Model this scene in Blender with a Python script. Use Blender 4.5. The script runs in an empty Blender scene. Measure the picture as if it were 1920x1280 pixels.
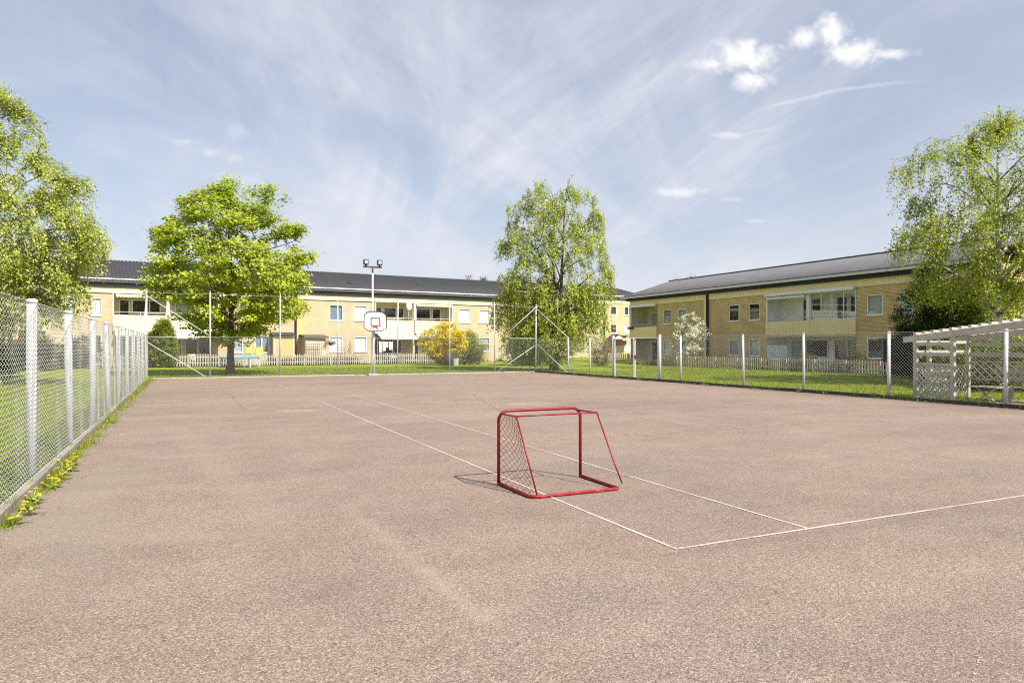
import bpy, math, random
import numpy as np
from math import radians as R, sin, cos, pi, sqrt, atan2, hypot

scene = bpy.context.scene
COL = scene.collection
rng = np.random.default_rng(7)
random.seed(7)

# ------------------------------------------------------------------ camera
H = 1.6                 # eye height
F = 1312.0              # focal length in pixels of a 1920 px wide frame
T = math.atan(0.469)    # the court is turned by this angle
U = np.array([-sin(T), cos(T)])     # along the left fence, away from the camera
V = np.array([cos(T), sin(T)])      # along the far fence, to the right
cam_d = bpy.data.cameras.new('camera')
cam = bpy.data.objects.new('camera', cam_d); COL.objects.link(cam)
cam.location = (0, 0, H)
cam.rotation_euler = (R(90) + math.atan(7 / F), 0, 0)
cam_d.sensor_width = 36.0
cam_d.lens = 36.0 * F / 1920.0
cam_d.clip_end = 3000
scene.camera = cam

def W(u, v): return U * u + V * v
def on_line(px, p0, d):
    """distance along the ground line p0 + s*d at which it is seen at column px"""
    r = (px - 960) / F
    return -(p0[0] - r * p0[1]) / (d[0] - r * d[1])
def gpt(px, Y): return ((px - 960) / F * Y, Y)

# ------------------------------------------------------------------ tagging
def tag(o, label=None, cat=None, group=None, kind=None):
    if label: o['label'] = label
    if cat: o['category'] = cat
    if group: o['group'] = group
    if kind: o['kind'] = kind
    return o
def thing(name, label, cat, loc=(0, 0, 0), rz=0.0, group=None):
    o = bpy.data.objects.new(name, None); COL.objects.link(o)
    o.location = loc if len(loc) == 3 else (loc[0], loc[1], 0)
    o.rotation_euler = (0, 0, rz); o.empty_display_size = 0.2
    return tag(o, label, cat, group)
def children(o): return [c for c in bpy.data.objects if c.parent == o]
def copy_tree(o, parent=None, kids=None):
    c = o.copy(); COL.objects.link(c)
    if parent: c.parent = parent
    for ch in children(o): copy_tree(ch, c)
    return c

# ------------------------------------------------------------------ mesh builder
class MB:
    def __init__(s): s.v = []; s.f = []; s.m = []; s.cur = 0
    def add(s, vs, fs):
        n = len(s.v); s.v.extend([tuple(map(float, p)) for p in vs])
        for f in fs: s.f.append(tuple(i + n for i in f)); s.m.append(s.cur)
        return s
    def quad(s, a, b, c, d): return s.add([a, b, c, d], [(0, 1, 2, 3)])
    def box(s, x0, x1, y0, y1, z0, z1, bev=0.0):
        if bev > 0:
            b = min(bev, (x1-x0)/2.2, (y1-y0)/2.2, (z1-z0)/2.2)
            vs = []; 
            for (x, sx) in ((x0, 1), (x1, -1)):
                for (y, sy) in ((y0, 1), (y1, -1)):
                    for (z, sz) in ((z0, 1), (z1, -1)):
                        vs += [(x, y+sy*b, z+sz*b), (x+sx*b, y, z+sz*b), (x+sx*b, y+sy*b, z)]
            def k(i, j, l, a): return (i*4+j*2+l)*3+a
            fs = [(k(0,0,0,0),k(0,0,1,0),k(0,1,1,0),k(0,1,0,0)), (k(1,0,0,0),k(1,1,0,0),k(1,1,1,0),k(1,0,1,0)),
                  (k(0,0,0,1),k(1,0,0,1),k(1,0,1,1),k(0,0,1,1)), (k(0,1,0,1),k(0,1,1,1),k(1,1,1,1),k(1,1,0,1)),
                  (k(0,0,0,2),k(0,1,0,2),k(1,1,0,2),k(1,0,0,2)), (k(0,0,1,2),k(1,0,1,2),k(1,1,1,2),k(0,1,1,2))]
            for l in (0, 1):
                for i in (0, 1): 
                    fs.append((k(i,0,l,0),k(i,0,l,2),k(i,1,l,2),k(i,1,l,0)))
                for j in (0, 1):
                    fs.append((k(0,j,l,1),k(0,j,l,2),k(1,j,l,2),k(1,j,l,1)))
            for i in (0, 1):
                for j in (0, 1):
                    fs.append((k(i,j,0,0),k(i,j,0,1),k(i,j,1,1),k(i,j,1,0)))
                    for l in (0, 1): fs.append((k(i,j,l,0),k(i,j,l,1),k(i,j,l,2)))
            return s.add(vs, fs)
        vs = [(x0,y0,z0),(x1,y0,z0),(x1,y1,z0),(x0,y1,z0),(x0,y0,z1),(x1,y0,z1),(x1,y1,z1),(x0,y1,z1)]
        return s.add(vs, [(0,3,2,1),(4,5,6,7),(0,1,5,4),(1,2,6,5),(2,3,7,6),(3,0,4,7)])
    def tube(s, pts, r, n=8, cap=True, closed=False):
        pts = [np.array(p, float) for p in pts]
        rs = r if hasattr(r, '__len__') else [r] * len(pts)
        N = len(pts); vs = []; a_prev = None
        for i, p in enumerate(pts):
            if closed: d = pts[(i+1) % N] - pts[i-1]
            elif i == 0: d = pts[1] - p
            elif i == N-1: d = p - pts[-2]
            else: d = pts[i+1] - pts[i-1]
            d = d / (np.linalg.norm(d) + 1e-9)
            if a_prev is None:
                a = np.cross(d, (0, 0, 1.0)) if abs(d[2]) < .9 else np.cross(d, (0, 1.0, 0))
            else: a = a_prev - d * np.dot(a_prev, d)
            a = a / (np.linalg.norm(a) + 1e-9); a_prev = a
            b = np.cross(d, a)
            for k in range(n):
                t = 2*pi*k/n
                vs.append(p + (a*cos(t) + b*sin(t)) * rs[i])
        fs = []
        for i in range(N if closed else N-1):
            j = (i+1) % N
            for k in range(n):
                k2 = (k+1) % n
                fs.append((i*n+k, j*n+k, j*n+k2, i*n+k2))
        if cap and not closed:
            fs.append(tuple(range(n))); fs.append(tuple((N-1)*n+k for k in reversed(range(n))))
        return s.add(vs, fs)
    def bar(s, p, q, w, t, up=(0, 0, 1)):
        """a straight board from p to q, w wide (along up), t thick"""
        p = np.array(p, float); q = np.array(q, float); d = q-p; d /= np.linalg.norm(d)
        up = np.array(up, float); b = up - d*np.dot(up, d); b /= np.linalg.norm(b); a = np.cross(d, b)
        vs = []
        for o in (p, q):
            for (i, j) in ((-1,-1),(1,-1),(1,1),(-1,1)): vs.append(o + a*i*t/2 + b*j*w/2)
        return s.add(vs, [(0,3,2,1),(4,5,6,7),(0,1,5,4),(1,2,6,5),(2,3,7,6),(3,0,4,7)])
    def prism(s, outline, y0, y1):
        """outline in (x, z), extruded from y0 to y1"""
        n = len(outline)
        vs = [(x, y0, z) for x, z in outline] + [(x, y1, z) for x, z in outline]
        fs = [tuple(range(n)), tuple(reversed(range(n, 2*n)))]
        fs += [(i, i+n, (i+1) % n + n, (i+1) % n) for i in range(n)]
        return s.add(vs, fs)
    def ball(s, c, rx, ry, rz, n=12, m=7):
        vs = [(c[0], c[1], c[2]-rz)]
        for i in range(1, m):
            ph = -pi/2 + pi*i/m
            for k in range(n):
                t = 2*pi*k/n
                vs.append((c[0]+rx*cos(ph)*cos(t), c[1]+ry*cos(ph)*sin(t), c[2]+rz*sin(ph)))
        vs.append((c[0], c[1], c[2]+rz)); L = len(vs)-1
        fs = []
        for k in range(n):
            k2 = (k+1) % n
            fs.append((0, 1+k2, 1+k)); fs.append((L, L-n+k, L-n+k2))
            for i in range(m-2):
                fs.append((1+i*n+k, 1+i*n+k2, 1+(i+1)*n+k2, 1+(i+1)*n+k))
        return s.add(vs, fs)
    def build(s, name, mat, parent=None, smooth=False, loc=None):
        me = bpy.data.meshes.new(name); me.from_pydata(s.v, [], s.f)
        for m in (mat if isinstance(mat, (list, tuple)) else [mat]): me.materials.append(m)
        if isinstance(mat, (list, tuple)): me.polygons.foreach_set('material_index', s.m)
        if smooth: me.polygons.foreach_set('use_smooth', [True]*len(me.polygons))
        me.update()
        o = bpy.data.objects.new(name, me); COL.objects.link(o)
        if parent: o.parent = parent
        if loc is not None: o.location = loc
        return o

def np_mesh(name, verts, faces, mat, parent=None, colors=None, mat_idx=None, smooth=False):
    """verts (N,3), faces list of arrays (each (M,k)); colors (N,3) per vertex"""
    me = bpy.data.meshes.new(name)
    if not isinstance(faces, list): faces = [faces]
    faces = [f for f in faces if len(f)]
    loops = np.concatenate([f.ravel() for f in faces]).astype(np.int32)
    tot = np.concatenate([np.full(len(f), f.shape[1], np.int32) for f in faces])
    start = np.concatenate([[0], np.cumsum(tot)[:-1]]).astype(np.int32)
    me.vertices.add(len(verts)); me.vertices.foreach_set('co', np.asarray(verts, np.float32).ravel())
    me.loops.add(len(loops)); me.loops.foreach_set('vertex_index', loops)
    me.polygons.add(len(tot)); me.polygons.foreach_set('loop_start', start)
    if mat_idx is not None: me.polygons.foreach_set('material_index', np.asarray(mat_idx, np.int32))
    if smooth: me.polygons.foreach_set('use_smooth', np.ones(len(tot), bool))
    me.update(calc_edges=True); me.validate()
    for m in (mat if isinstance(mat, (list, tuple)) else [mat]): me.materials.append(m)
    if colors is not None:
        a = me.color_attributes.new('Col', 'FLOAT_COLOR', 'POINT')
        c = np.ones((len(verts), 4), np.float32); c[:, :3] = colors
        a.data.foreach_set('color', c.ravel())
    o = bpy.data.objects.new(name, me); COL.objects.link(o)
    if parent: o.parent = parent
    return o

def tubes_np(segs, n=4):
    """many polylines [(pts (k,3), radii (k,))] -> verts, quads"""
    Vs = []; Fs = []; off = 0
    for pts, rs in segs:
        k = len(pts)
        d = np.gradient(pts, axis=0); d /= np.linalg.norm(d, axis=1)[:, None] + 1e-9
        ref = np.array([0.31, 0.83, 0.46]); a = np.cross(d, ref); a /= np.linalg.norm(a, axis=1)[:, None] + 1e-9
        b = np.cross(d, a)
        t = np.arange(n) * 2*pi/n
        ring = pts[:, None, :] + (a[:, None, :]*np.cos(t)[None, :, None] + b[:, None, :]*np.sin(t)[None, :, None]) * rs[:, None, None]
        Vs.append(ring.reshape(-1, 3))
        i = np.arange(k-1)[:, None]*n; q = np.arange(n)[None, :]; q2 = (q+1) % n
        Fs.append(np.stack([i+q, i+n+q, i+n+q2, i+q2], -1).reshape(-1, 4) + off)
        off += k*n
    return np.concatenate(Vs), np.concatenate(Fs)

# ------------------------------------------------------------------ materials
def new_mat(name):
    m = bpy.data.materials.new(name); m.use_nodes = True
    nt = m.node_tree; return m, nt, nt.nodes['Principled BSDF']
def N(nt, t, **kw):
    n = nt.nodes.new(t)
    for k, v in kw.items():
        if k.startswith('i_'): n.inputs[k[2:].replace('_', ' ')].default_value = v
        else: setattr(n, k, v)
    return n
def ramp(nt, fac, stops):
    r = nt.nodes.new('ShaderNodeValToRGB'); e = r.color_ramp.elements
    while len(e) < len(stops): e.new(0.5)
    for el, (p, c) in zip(e, stops): el.position = p; el.color = (c[0], c[1], c[2], 1)
    nt.links.new(fac, r.inputs['Fac']); return r.outputs['Color']
def mixc(nt, fac, a, b, mode='MIX'):
    m = nt.nodes.new('ShaderNodeMix'); m.data_type = 'RGBA'; m.blend_type = mode
    for s, v in ((m.inputs[0], fac), (m.inputs[6], a), (m.inputs[7], b)):
        if hasattr(v, 'is_linked'): nt.links.new(v, s)
        elif isinstance(v, (int, float)): s.default_value = v
        else: s.default_value = (v[0], v[1], v[2], 1)
    return m.outputs[2]
def math_n(nt, op, a, b=None, clamp=False):
    m = nt.nodes.new('ShaderNodeMath'); m.operation = op; m.use_clamp = clamp
    for i, v in enumerate((a, b)):
        if v is None: continue
        if hasattr(v, 'is_linked'): nt.links.new(v, m.inputs[i])
        else: m.inputs[i].default_value = v
    return m.outputs[0]
def noise(nt, vec, scale, detail=4, rough=.55, dist=0.0):
    n = N(nt, 'ShaderNodeTexNoise'); n.inputs['Scale'].default_value = scale
    n.inputs['Detail'].default_value = detail; n.inputs['Roughness'].default_value = rough
    n.inputs['Distortion'].default_value = dist
    if vec is not None: nt.links.new(vec, n.inputs['Vector'])
    return n.outputs['Fac']
def objco(nt, scale=(1, 1, 1), rot=(0, 0, 0)):
    tc = nt.nodes.new('ShaderNodeTexCoord'); mp = nt.nodes.new('ShaderNodeMapping')
    mp.inputs['Scale'].default_value = scale; mp.inputs['Rotation'].default_value = rot
    nt.links.new(tc.outputs['Object'], mp.inputs['Vector']); return mp.outputs['Vector']
def bump(nt, bs, h, strength=.4, dist=.01):
    b = nt.nodes.new('ShaderNodeBump'); b.inputs['Strength'].default_value = strength; b.inputs['Distance'].default_value = dist
    nt.links.new(h, b.inputs['Height']); nt.links.new(b.outputs[0], bs.inputs['Normal'])

def plain(name, c, rough=.6, metal=0.0, var=.12, scale=6.0, spec=.5, dirt=None):
    m, nt, bs = new_mat(name)
    v = objco(nt); n = noise(nt, v, scale, 5, .6)
    lo = tuple(x*(1-var) for x in c); hi = tuple(min(1, x*(1+var)) for x in c)
    col = ramp(nt, n, [(.3, lo), (.7, hi)])
    if dirt:
        n2 = noise(nt, v, scale*.35, 6, .7)
        f = math_n(nt, 'MULTIPLY', math_n(nt, 'SUBTRACT', n2, .5, True), 3.0, True)
        col = mixc(nt, f, col, dirt)
    nt.links.new(col, bs.inputs['Base Color'])
    bs.inputs['Roughness'].default_value = rough; bs.inputs['Metallic'].default_value = metal
    bs.inputs['Specular IOR Level'].default_value = spec
    return m

def leaf_mat(name, trans=.42, gain=1.0):
    m, nt, bs = new_mat(name)
    at = N(nt, 'ShaderNodeAttribute'); at.attribute_name = 'Col'
    nt.links.new(at.outputs['Color'], bs.inputs['Base Color'])
    bs.inputs['Roughness'].default_value = .5; bs.inputs['Specular IOR Level'].default_value = .35
    tr = N(nt, 'ShaderNodeBsdfTranslucent')
    tc = mixc(nt, 1.0, at.outputs['Color'], (1.1, 1.15, .5), 'MULTIPLY'); nt.links.new(tc, tr.inputs['Color'])
    mx = N(nt, 'ShaderNodeMixShader'); mx.inputs[0].default_value = trans
    nt.links.new(bs.outputs[0], mx.inputs[1]); nt.links.new(tr.outputs[0], mx.inputs[2])
    nt.links.new(mx.outputs[0], nt.nodes['Material Output'].inputs['Surface'])
    return m

def brick_mat(name, c1, c2, mortar):
    m, nt, bs = new_mat(name)
    tc = nt.nodes.new('ShaderNodeTexCoord'); sp = N(nt, 'ShaderNodeSeparateXYZ'); nt.links.new(tc.outputs['Object'], sp.inputs[0])
    cb = N(nt, 'ShaderNodeCombineXYZ'); nt.links.new(math_n(nt, 'ADD', sp.outputs[0], sp.outputs[1]), cb.inputs[0]); nt.links.new(sp.outputs[2], cb.inputs[1])
    br = N(nt, 'ShaderNodeTexBrick'); nt.links.new(cb.outputs[0], br.inputs['Vector'])
    br.inputs['Scale'].default_value = 1.0; br.inputs['Brick Width'].default_value = .26; br.inputs['Row Height'].default_value = .083
    br.inputs['Mortar Size'].default_value = .010; br.inputs['Mortar Smooth'].default_value = .3; br.inputs['Bias'].default_value = 0
    br.inputs['Color1'].default_value = (*c1, 1); br.inputs['Color2'].default_value = (*c2, 1); br.inputs['Mortar'].default_value = (*mortar, 1)
    n = noise(nt, tc.outputs['Object'], .6, 6, .65)
    col = mixc(nt, 1.0, br.outputs['Color'], ramp(nt, n, [(.3, (.86, .85, .82)), (.7, (1.06, 1.06, 1.06))]), 'MULTIPLY')
    nt.links.new(col, bs.inputs['Base Color']); bs.inputs['Roughness'].default_value = .85
    inv = math_n(nt, 'SUBTRACT', 1.0, br.outputs['Fac']); bump(nt, bs, inv, .6, .012)
    return m

def cladding_mat(name, c, pitch=.16, var=.05):
    """upright sheet-metal / board cladding with grooves along x"""
    m, nt, bs = new_mat(name)
    tc = nt.nodes.new('ShaderNodeTexCoord'); sp = N(nt, 'ShaderNodeSeparateXYZ'); nt.links.new(tc.outputs['Object'], sp.inputs[0])
    s = math_n(nt, 'ADD', sp.outputs[0], sp.outputs[1])
    fr = math_n(nt, 'FRACT', math_n(nt, 'DIVIDE', s, pitch))
    groove = math_n(nt, 'LESS_THAN', fr, .14)
    n = noise(nt, tc.outputs['Object'], 1.2, 5, .6)
    base = ramp(nt, n, [(.3, tuple(x*(1-var) for x in c)), (.7, tuple(x*(1+var) for x in c))])
    col = mixc(nt, groove, base, tuple(x*.62 for x in c))
    nt.links.new(col, bs.inputs['Base Color']); bs.inputs['Roughness'].default_value = .55
    bump(nt, bs, math_n(nt, 'SUBTRACT', 1.0, groove), .5, .02)
    return m

def wood_mat(name, c, var=.3, axis=(1, 1, 8)):
    m, nt, bs = new_mat(name)
    v = objco(nt, axis); n = noise(nt, v, 5, 6, .65, .4); n2 = noise(nt, objco(nt), 1.1, 4, .6)
    col = ramp(nt, n, [(.25, tuple(x*(1-var) for x in c)), (.75, tuple(min(1, x*(1+var)) for x in c))])
    col = mixc(nt, 1.0, col, ramp(nt, n2, [(.35, (.8, .8, .8)), (.65, (1.08, 1.08, 1.08))]), 'MULTIPLY')
    nt.links.new(col, bs.inputs['Base Color']); bs.inputs['Roughness'].default_value = .8
    bump(nt, bs, n, .3, .004)
    return m

def seg_dist(nt, pos, p, q):
    """distance of the ground point to a segment p-q, and the place along it"""
    L = hypot(q[0]-p[0], q[1]-p[1]); an = atan2(q[1]-p[1], q[0]-p[0])
    a = N(nt, 'ShaderNodeVectorMath'); a.operation = 'SUBTRACT'; nt.links.new(pos, a.inputs[0]); a.inputs[1].default_value = (p[0], p[1], 0)
    r = N(nt, 'ShaderNodeVectorRotate'); r.rotation_type = 'Z_AXIS'; nt.links.new(a.outputs[0], r.inputs['Vector']); r.inputs['Angle'].default_value = -an
    sx = N(nt, 'ShaderNodeSeparateXYZ'); nt.links.new(r.outputs[0], sx.inputs[0])
    cl = math_n(nt, 'MINIMUM', math_n(nt, 'MAXIMUM', sx.outputs[0], 0.0), L)
    dx = math_n(nt, 'SUBTRACT', sx.outputs[0], cl)
    return math_n(nt, 'SQRT', math_n(nt, 'ADD', math_n(nt, 'MULTIPLY', dx, dx), math_n(nt, 'MULTIPLY', sx.outputs[1], sx.outputs[1])))
def gw(px, py):
    Y = H*F/(py-647); return ((px-960)/F*Y, Y)
def asphalt_mat():
    m, nt, bs = new_mat('red_asphalt')
    v = objco(nt); uv = objco(nt, (1, 1, 1))
    geo = N(nt, 'ShaderNodeNewGeometry'); pos = geo.outputs['Position']
    vo = N(nt, 'ShaderNodeTexVoronoi'); vo.inputs['Scale'].default_value = 140; nt.links.new(v, vo.inputs['Vector'])
    sp = N(nt, 'ShaderNodeSeparateColor'); nt.links.new(vo.outputs['Color'], sp.inputs[0])
    grain = ramp(nt, sp.outputs[0], [(0, (.105, .082, .067)), (.16, (.172, .132, .107)), (.5, (.254, .187, .150)), (.86, (.318, .241, .198)), (1, (.46, .40, .34))])
    nb = noise(nt, v, 46, 3, .6)
    grain = mixc(nt, 1.0, grain, ramp(nt, nb, [(.32, (.78, .78, .78)), (.68, (1.18, 1.18, 1.18))]), 'MULTIPLY')
    n1 = noise(nt, uv, .22, 7, .62, .3); n2 = noise(nt, uv, 1.4, 7, .7)
    lanes = objco(nt, (.10, .9, 1)); n3 = noise(nt, lanes, 1.0, 6, .62)
    col = mixc(nt, 1.0, grain, ramp(nt, n1, [(.30, (.88, .88, .885)), (.5, (1, 1, 1)), (.70, (1.10, 1.10, 1.09))]), 'MULTIPLY')
    col = mixc(nt, 1.0, col, ramp(nt, n2, [(.3, (.90, .895, .89)), (.7, (1.10, 1.10, 1.10))]), 'MULTIPLY')
    col = mixc(nt, 1.0, col, ramp(nt, n3, [(.33, (.92, .915, .91)), (.5, (1, 1, 1)), (.66, (1.06, 1.055, 1.04))]), 'MULTIPLY')
    # redder and greyer fields
    n6 = noise(nt, uv, .45, 5, .6, .4)
    col = mixc(nt, 1.0, col, ramp(nt, n6, [(.35, (.98, 1.005, 1.01)), (.65, (1.025, .995, .98))]), 'MULTIPLY')
    # dusty pale silt: along the left fence and in old puddles
    n4 = noise(nt, uv, .7, 7, .68, .3)
    def smear(p, q, w, amount, colour, ragged=.9):
        d = math_n(nt, 'DIVIDE', seg_dist(nt, pos, p, q), w)
        e = math_n(nt, 'SUBTRACT', math_n(nt, 'ADD', 1.0, math_n(nt, 'MULTIPLY', math_n(nt, 'SUBTRACT', n4, .5), ragged*2.2)), d, True)
        return math_n(nt, 'MULTIPLY', math_n(nt, 'SMOOTH_MIN', e, 1.0), amount, True), colour
    marks = [smear(gw(650, 950), gw(800, 1070), .12, .22, (.39, .315, .25)), smear(gw(800, 1070), gw(905, 1160), .11, .28, (.41, .335, .265)), smear(gw(905, 1160), gw(985, 1120), .11, .2, (.36, .30, .235)),
             smear(gw(420, 752), gw(690, 742), 1.3, .34, (.31, .265, .205)), smear(gw(535, 770), gw(575, 769), .45, .45, (.42, .34, .27)), smear(gw(60, 1010), gw(190, 890), .9, .42, (.25, .215, .17)),
             smear(gw(90, 1120), gw(250, 960), .8, .26, (.24, .205, .165)), smear(gw(900, 742), gw(1400, 745), 1.4, .22, (.34, .27, .21)), smear(gw(300, 1010), gw(480, 1000), .22, .24, (.36, .30, .23)), smear(gw(620, 795), gw(980, 775), .8, .18, (.35, .28, .22)),
             smear(gw(980, 757), gw(1020, 757), .6, .4, (.42, .35, .28)), smear(gw(500, 1000), gw(650, 1130), .5, .20, (.15, .112, .09)), smear(gw(1250, 1040), gw(1750, 965), .10, .30, (.15, .112, .09)), smear(gw(330, 800), gw(520, 1000), .3, .16, (.34, .275, .215))]
    for f, c_ in marks: col = mixc(nt, f, col, c_)
    # a few hairline cracks
    for p, q in ((gw(432, 738), gw(458, 768)), (gw(1040, 905), gw(1260, 880)), (gw(1300, 760), gw(1500, 735)), (gw(880, 735), gw(950, 778)), (gw(1380, 860), gw(1640, 885))):
        w3 = N(nt, 'ShaderNodeVectorMath'); w3.operation = 'ADD'; nt.links.new(pos, w3.inputs[0])
        nz = N(nt, 'ShaderNodeTexNoise'); nz.inputs['Scale'].default_value = 2.2; nz.inputs['Detail'].default_value = 6; nt.links.new(pos, nz.inputs['Vector'])
        sc = N(nt, 'ShaderNodeVectorMath'); sc.operation = 'SCALE'; nt.links.new(nz.outputs['Color'], sc.inputs[0]); sc.inputs['Scale'].default_value = .35; nt.links.new(sc.outputs[0], w3.inputs[1])
        f = math_n(nt, 'LESS_THAN', seg_dist(nt, w3.outputs[0], (p[0]+.17, p[1]+.17), (q[0]+.17, q[1]+.17)), .007 if p[1] < 12 else .013)
        col = mixc(nt, math_n(nt, 'MULTIPLY', f, .55), col, (.09, .07, .058))
    nt.links.new(col, bs.inputs['Base Color'])
    bs.inputs['Roughness'].default_value = .9; bs.inputs['Specular IOR Level'].default_value = .2
    h = math_n(nt, 'ADD', math_n(nt, 'MULTIPLY', vo.outputs['Distance'], -1.1), nb)
    bump(nt, bs, h, .6, .005)
    return m
def line_mat():
    m, nt, bs = new_mat('worn_line_paint')
    v = objco(nt); vo = N(nt, 'ShaderNodeTexVoronoi'); vo.inputs['Scale'].default_value = 140; nt.links.new(v, vo.inputs['Vector'])
    sp = N(nt, 'ShaderNodeSeparateColor'); nt.links.new(vo.outputs['Color'], sp.inputs[0])
    n = noise(nt, v, 1.3, 7, .75); f = math_n(nt, 'ADD', math_n(nt, 'MULTIPLY', math_n(nt, 'SUBTRACT', n, .5), 2.6), math_n(nt, 'ADD', sp.outputs[0], -.18))
    fm = N(nt, 'ShaderNodeMapRange'); nt.links.new(f, fm.inputs[0]); fm.inputs[1].default_value = .35; fm.inputs[2].default_value = .75
    col = mixc(nt, fm.outputs[0], (.53, .48, .41), (.28, .215, .17))
    nt.links.new(col, bs.inputs['Base Color']); bs.inputs['Roughness'].default_value = .85
    return m

def grass_mat(name, a, b, c):
    m, nt, bs = new_mat(name)
    v = objco(nt); n = noise(nt, v, 9, 6, .7); n2 = noise(nt, v, .35, 5, .6); n3 = noise(nt, v, 60, 2, .6)
    col = ramp(nt, n, [(.3, a), (.5, b), (.72, c)])
    col = mixc(nt, 1.0, col, ramp(nt, n2, [(.3, (.75, .82, .8)), (.7, (1.2, 1.1, 1.0))]), 'MULTIPLY')
    n5 = noise(nt, v, .8, 7, .7, .4); col = mixc(nt, math_n(nt, 'MULTIPLY', math_n(nt, 'SUBTRACT', n5, .56, True), 5.0, True), col, (.24, .20, .07))
    col = mixc(nt, 1.0, col, ramp(nt, n3, [(.3, (.6, .65, .6)), (.7, (1.3, 1.25, 1.2))]), 'MULTIPLY')
    nt.links.new(col, bs.inputs['Base Color']); bs.inputs['Roughness'].default_value = .9
    bs.inputs['Specular IOR Level'].default_value = .15
    bump(nt, bs, n3, 1.0, .05)
    return m

def glass_mat():
    m, nt, bs = new_mat('window_glass')
    nt.nodes.remove(bs)
    tr = N(nt, 'ShaderNodeBsdfTransparent'); tr.inputs['Color'].default_value = (.93, .95, .95, 1)
    gl = N(nt, 'ShaderNodeBsdfGlossy'); gl.inputs['Roughness'].default_value = .02
    n = noise(nt, objco(nt), .8, 2, .5)
    b = N(nt, 'ShaderNodeBump'); b.inputs['Strength'].default_value = .04; b.inputs['Distance'].default_value = .05; nt.links.new(n, b.inputs['Height'])
    nt.links.new(b.outputs[0], gl.inputs['Normal'])
    fr = N(nt, 'ShaderNodeLayerWeight'); fr.inputs['Blend'].default_value = .5
    fac = math_n(nt, 'ADD', math_n(nt, 'MULTIPLY', math_n(nt, 'POWER', fr.outputs['Facing'], 3.0), .75), .09, True)
    mx = N(nt, 'ShaderNodeMixShader'); nt.links.new(fac, mx.inputs[0])
    nt.links.new(tr.outputs[0], mx.inputs[1]); nt.links.new(gl.outputs[0], mx.inputs[2])
    nt.links.new(mx.outputs[0], nt.nodes['Material Output'].inputs['Surface'])
    return m

def birch_bark():
    m, nt, bs = new_mat('birch_bark')
    v = objco(nt, (1, 1, 1)); vs = objco(nt, (2.2, 2.2, 9)); n = noise(nt, vs, 1.6, 5, .65, .6); n2 = noise(nt, v, 2.2, 4, .6)
    col = ramp(nt, n, [(.40, (.035, .03, .027)), (.47, (.38, .35, .31)), (.56, (.66, .64, .60)), (.8, (.74, .72, .68))])
    col = mixc(nt, ramp(nt, n2, [(.58, (0, 0, 0)), (.68, (.8, .8, .8))]), col, (.05, .043, .038))
    nt.links.new(col, bs.inputs['Base Color']); bs.inputs['Roughness'].default_value = .8
    return m

M = {}
M['asphalt'] = asphalt_mat()
M['lawn'] = grass_mat('lawn_turf', (.17, .23, .014), (.24, .31, .022), (.31, .36, .045))
M['line'] = line_mat()
M['chalk'] = plain('chalk', (.42, .37, .32), .9, var=.1)
M['concrete'] = plain('kerb_concrete', (.42, .40, .36), .9, var=.2, scale=4, dirt=(.22, .2, .17))
M['kerbwood'] = wood_mat('kerb_timber', (.27, .24, .205), .3, (8, 1, 8))
M['darkkerb'] = wood_mat('dark_kerb_timber', (.07, .058, .05), .3, (8, 1, 8))
M['paving'] = plain('garden_paving', (.34, .27, .22), .9, var=.15, scale=5, dirt=(.2, .18, .14))
M['galv'] = plain('galvanised_steel', (.63, .64, .64), .5, .0, .12, 5, dirt=(.40, .39, .37))
M['galvgrey'] = plain('weathered_steel', (.47, .475, .475), .5, .0, .15, 5, dirt=(.30, .28, .26))
M['wire'] = plain('galvanised_wire', (.60, .61, .61), .42, .0, .08, 5)
M['wire2'] = plain('weathered_wire', (.40, .40, .39), .45, .0, .1, 5)
M['redworn'] = plain('worn_red_paint', (.25, .010, .018), .55, .0, .2, 30, spec=.3, dirt=(.36, .15, .09))
M['red'] = plain('chipped_red_paint', (.235, .007, .016), .45, .0, .15, 34, spec=.35, dirt=(.16, .06, .035))
M['rednet'] = plain('red_net_cord', (.13, .018, .022), .8, var=.3, scale=30)
M['rust'] = plain('rust', (.105, .042, .026), .85, var=.35, scale=9)
M['orange'] = plain('orange_rim_paint', (.52, .13, .03), .5, var=.2, scale=9, dirt=(.2, .06, .03))
M['white'] = plain('white_paint', (.74, .74, .72), .5, var=.04, scale=3)
M['board'] = plain('worn_white_board', (.52, .52, .525), .55, var=.07, scale=5, dirt=(.4, .4, .4))
M['black'] = plain('black_paint', (.015, .015, .016), .5, var=.2)
M['dark'] = plain('dark_grey', (.045, .043, .042), .6, var=.2)
M['lamp'] = plain('lamp_reflector', (.62, .62, .60), .15, .6, .05)
M['brickA'] = brick_mat('yellow_brick', (.60, .48, .31), (.53, .41, .24), (.57, .48, .35))
M['brickC'] = brick_mat('yellow_brick_brown_joints', (.74, .57, .27), (.62, .47, .21), (.25, .175, .085))
M['cream'] = cladding_mat('cream_cladding', (.76, .69, .48), .16)
M['creamC'] = cladding_mat('mustard_cladding', (.84, .70, .38), .16)
M['ochre'] = cladding_mat('ochre_boards', (.60, .42, .14), .11)
M['ochreplain'] = plain('ochre_paint', (.62, .46, .19), .6, var=.05, scale=2)
M['render'] = plain('cream_render', (.66, .57, .40), .8, var=.06, scale=2)
M['recess'] = plain('loggia_paint', (.62, .56, .42), .8, var=.05, scale=2)
M['recessW'] = plain('loggia_paint_pale', (.82, .81, .76), .8, var=.05, scale=2)
M['roof'] = plain('dark_roof_sheet', (.034, .034, .036), .6, .0, .18, 1.3, spec=.5)
M['roofC'] = plain('grey_roof_sheet', (.135, .133, .138), .6, .0, .14, 1.3, spec=.5)
M['eaveC'] = plain('pale_eave_sheet', (.62, .61, .60), .5, var=.1)
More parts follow.
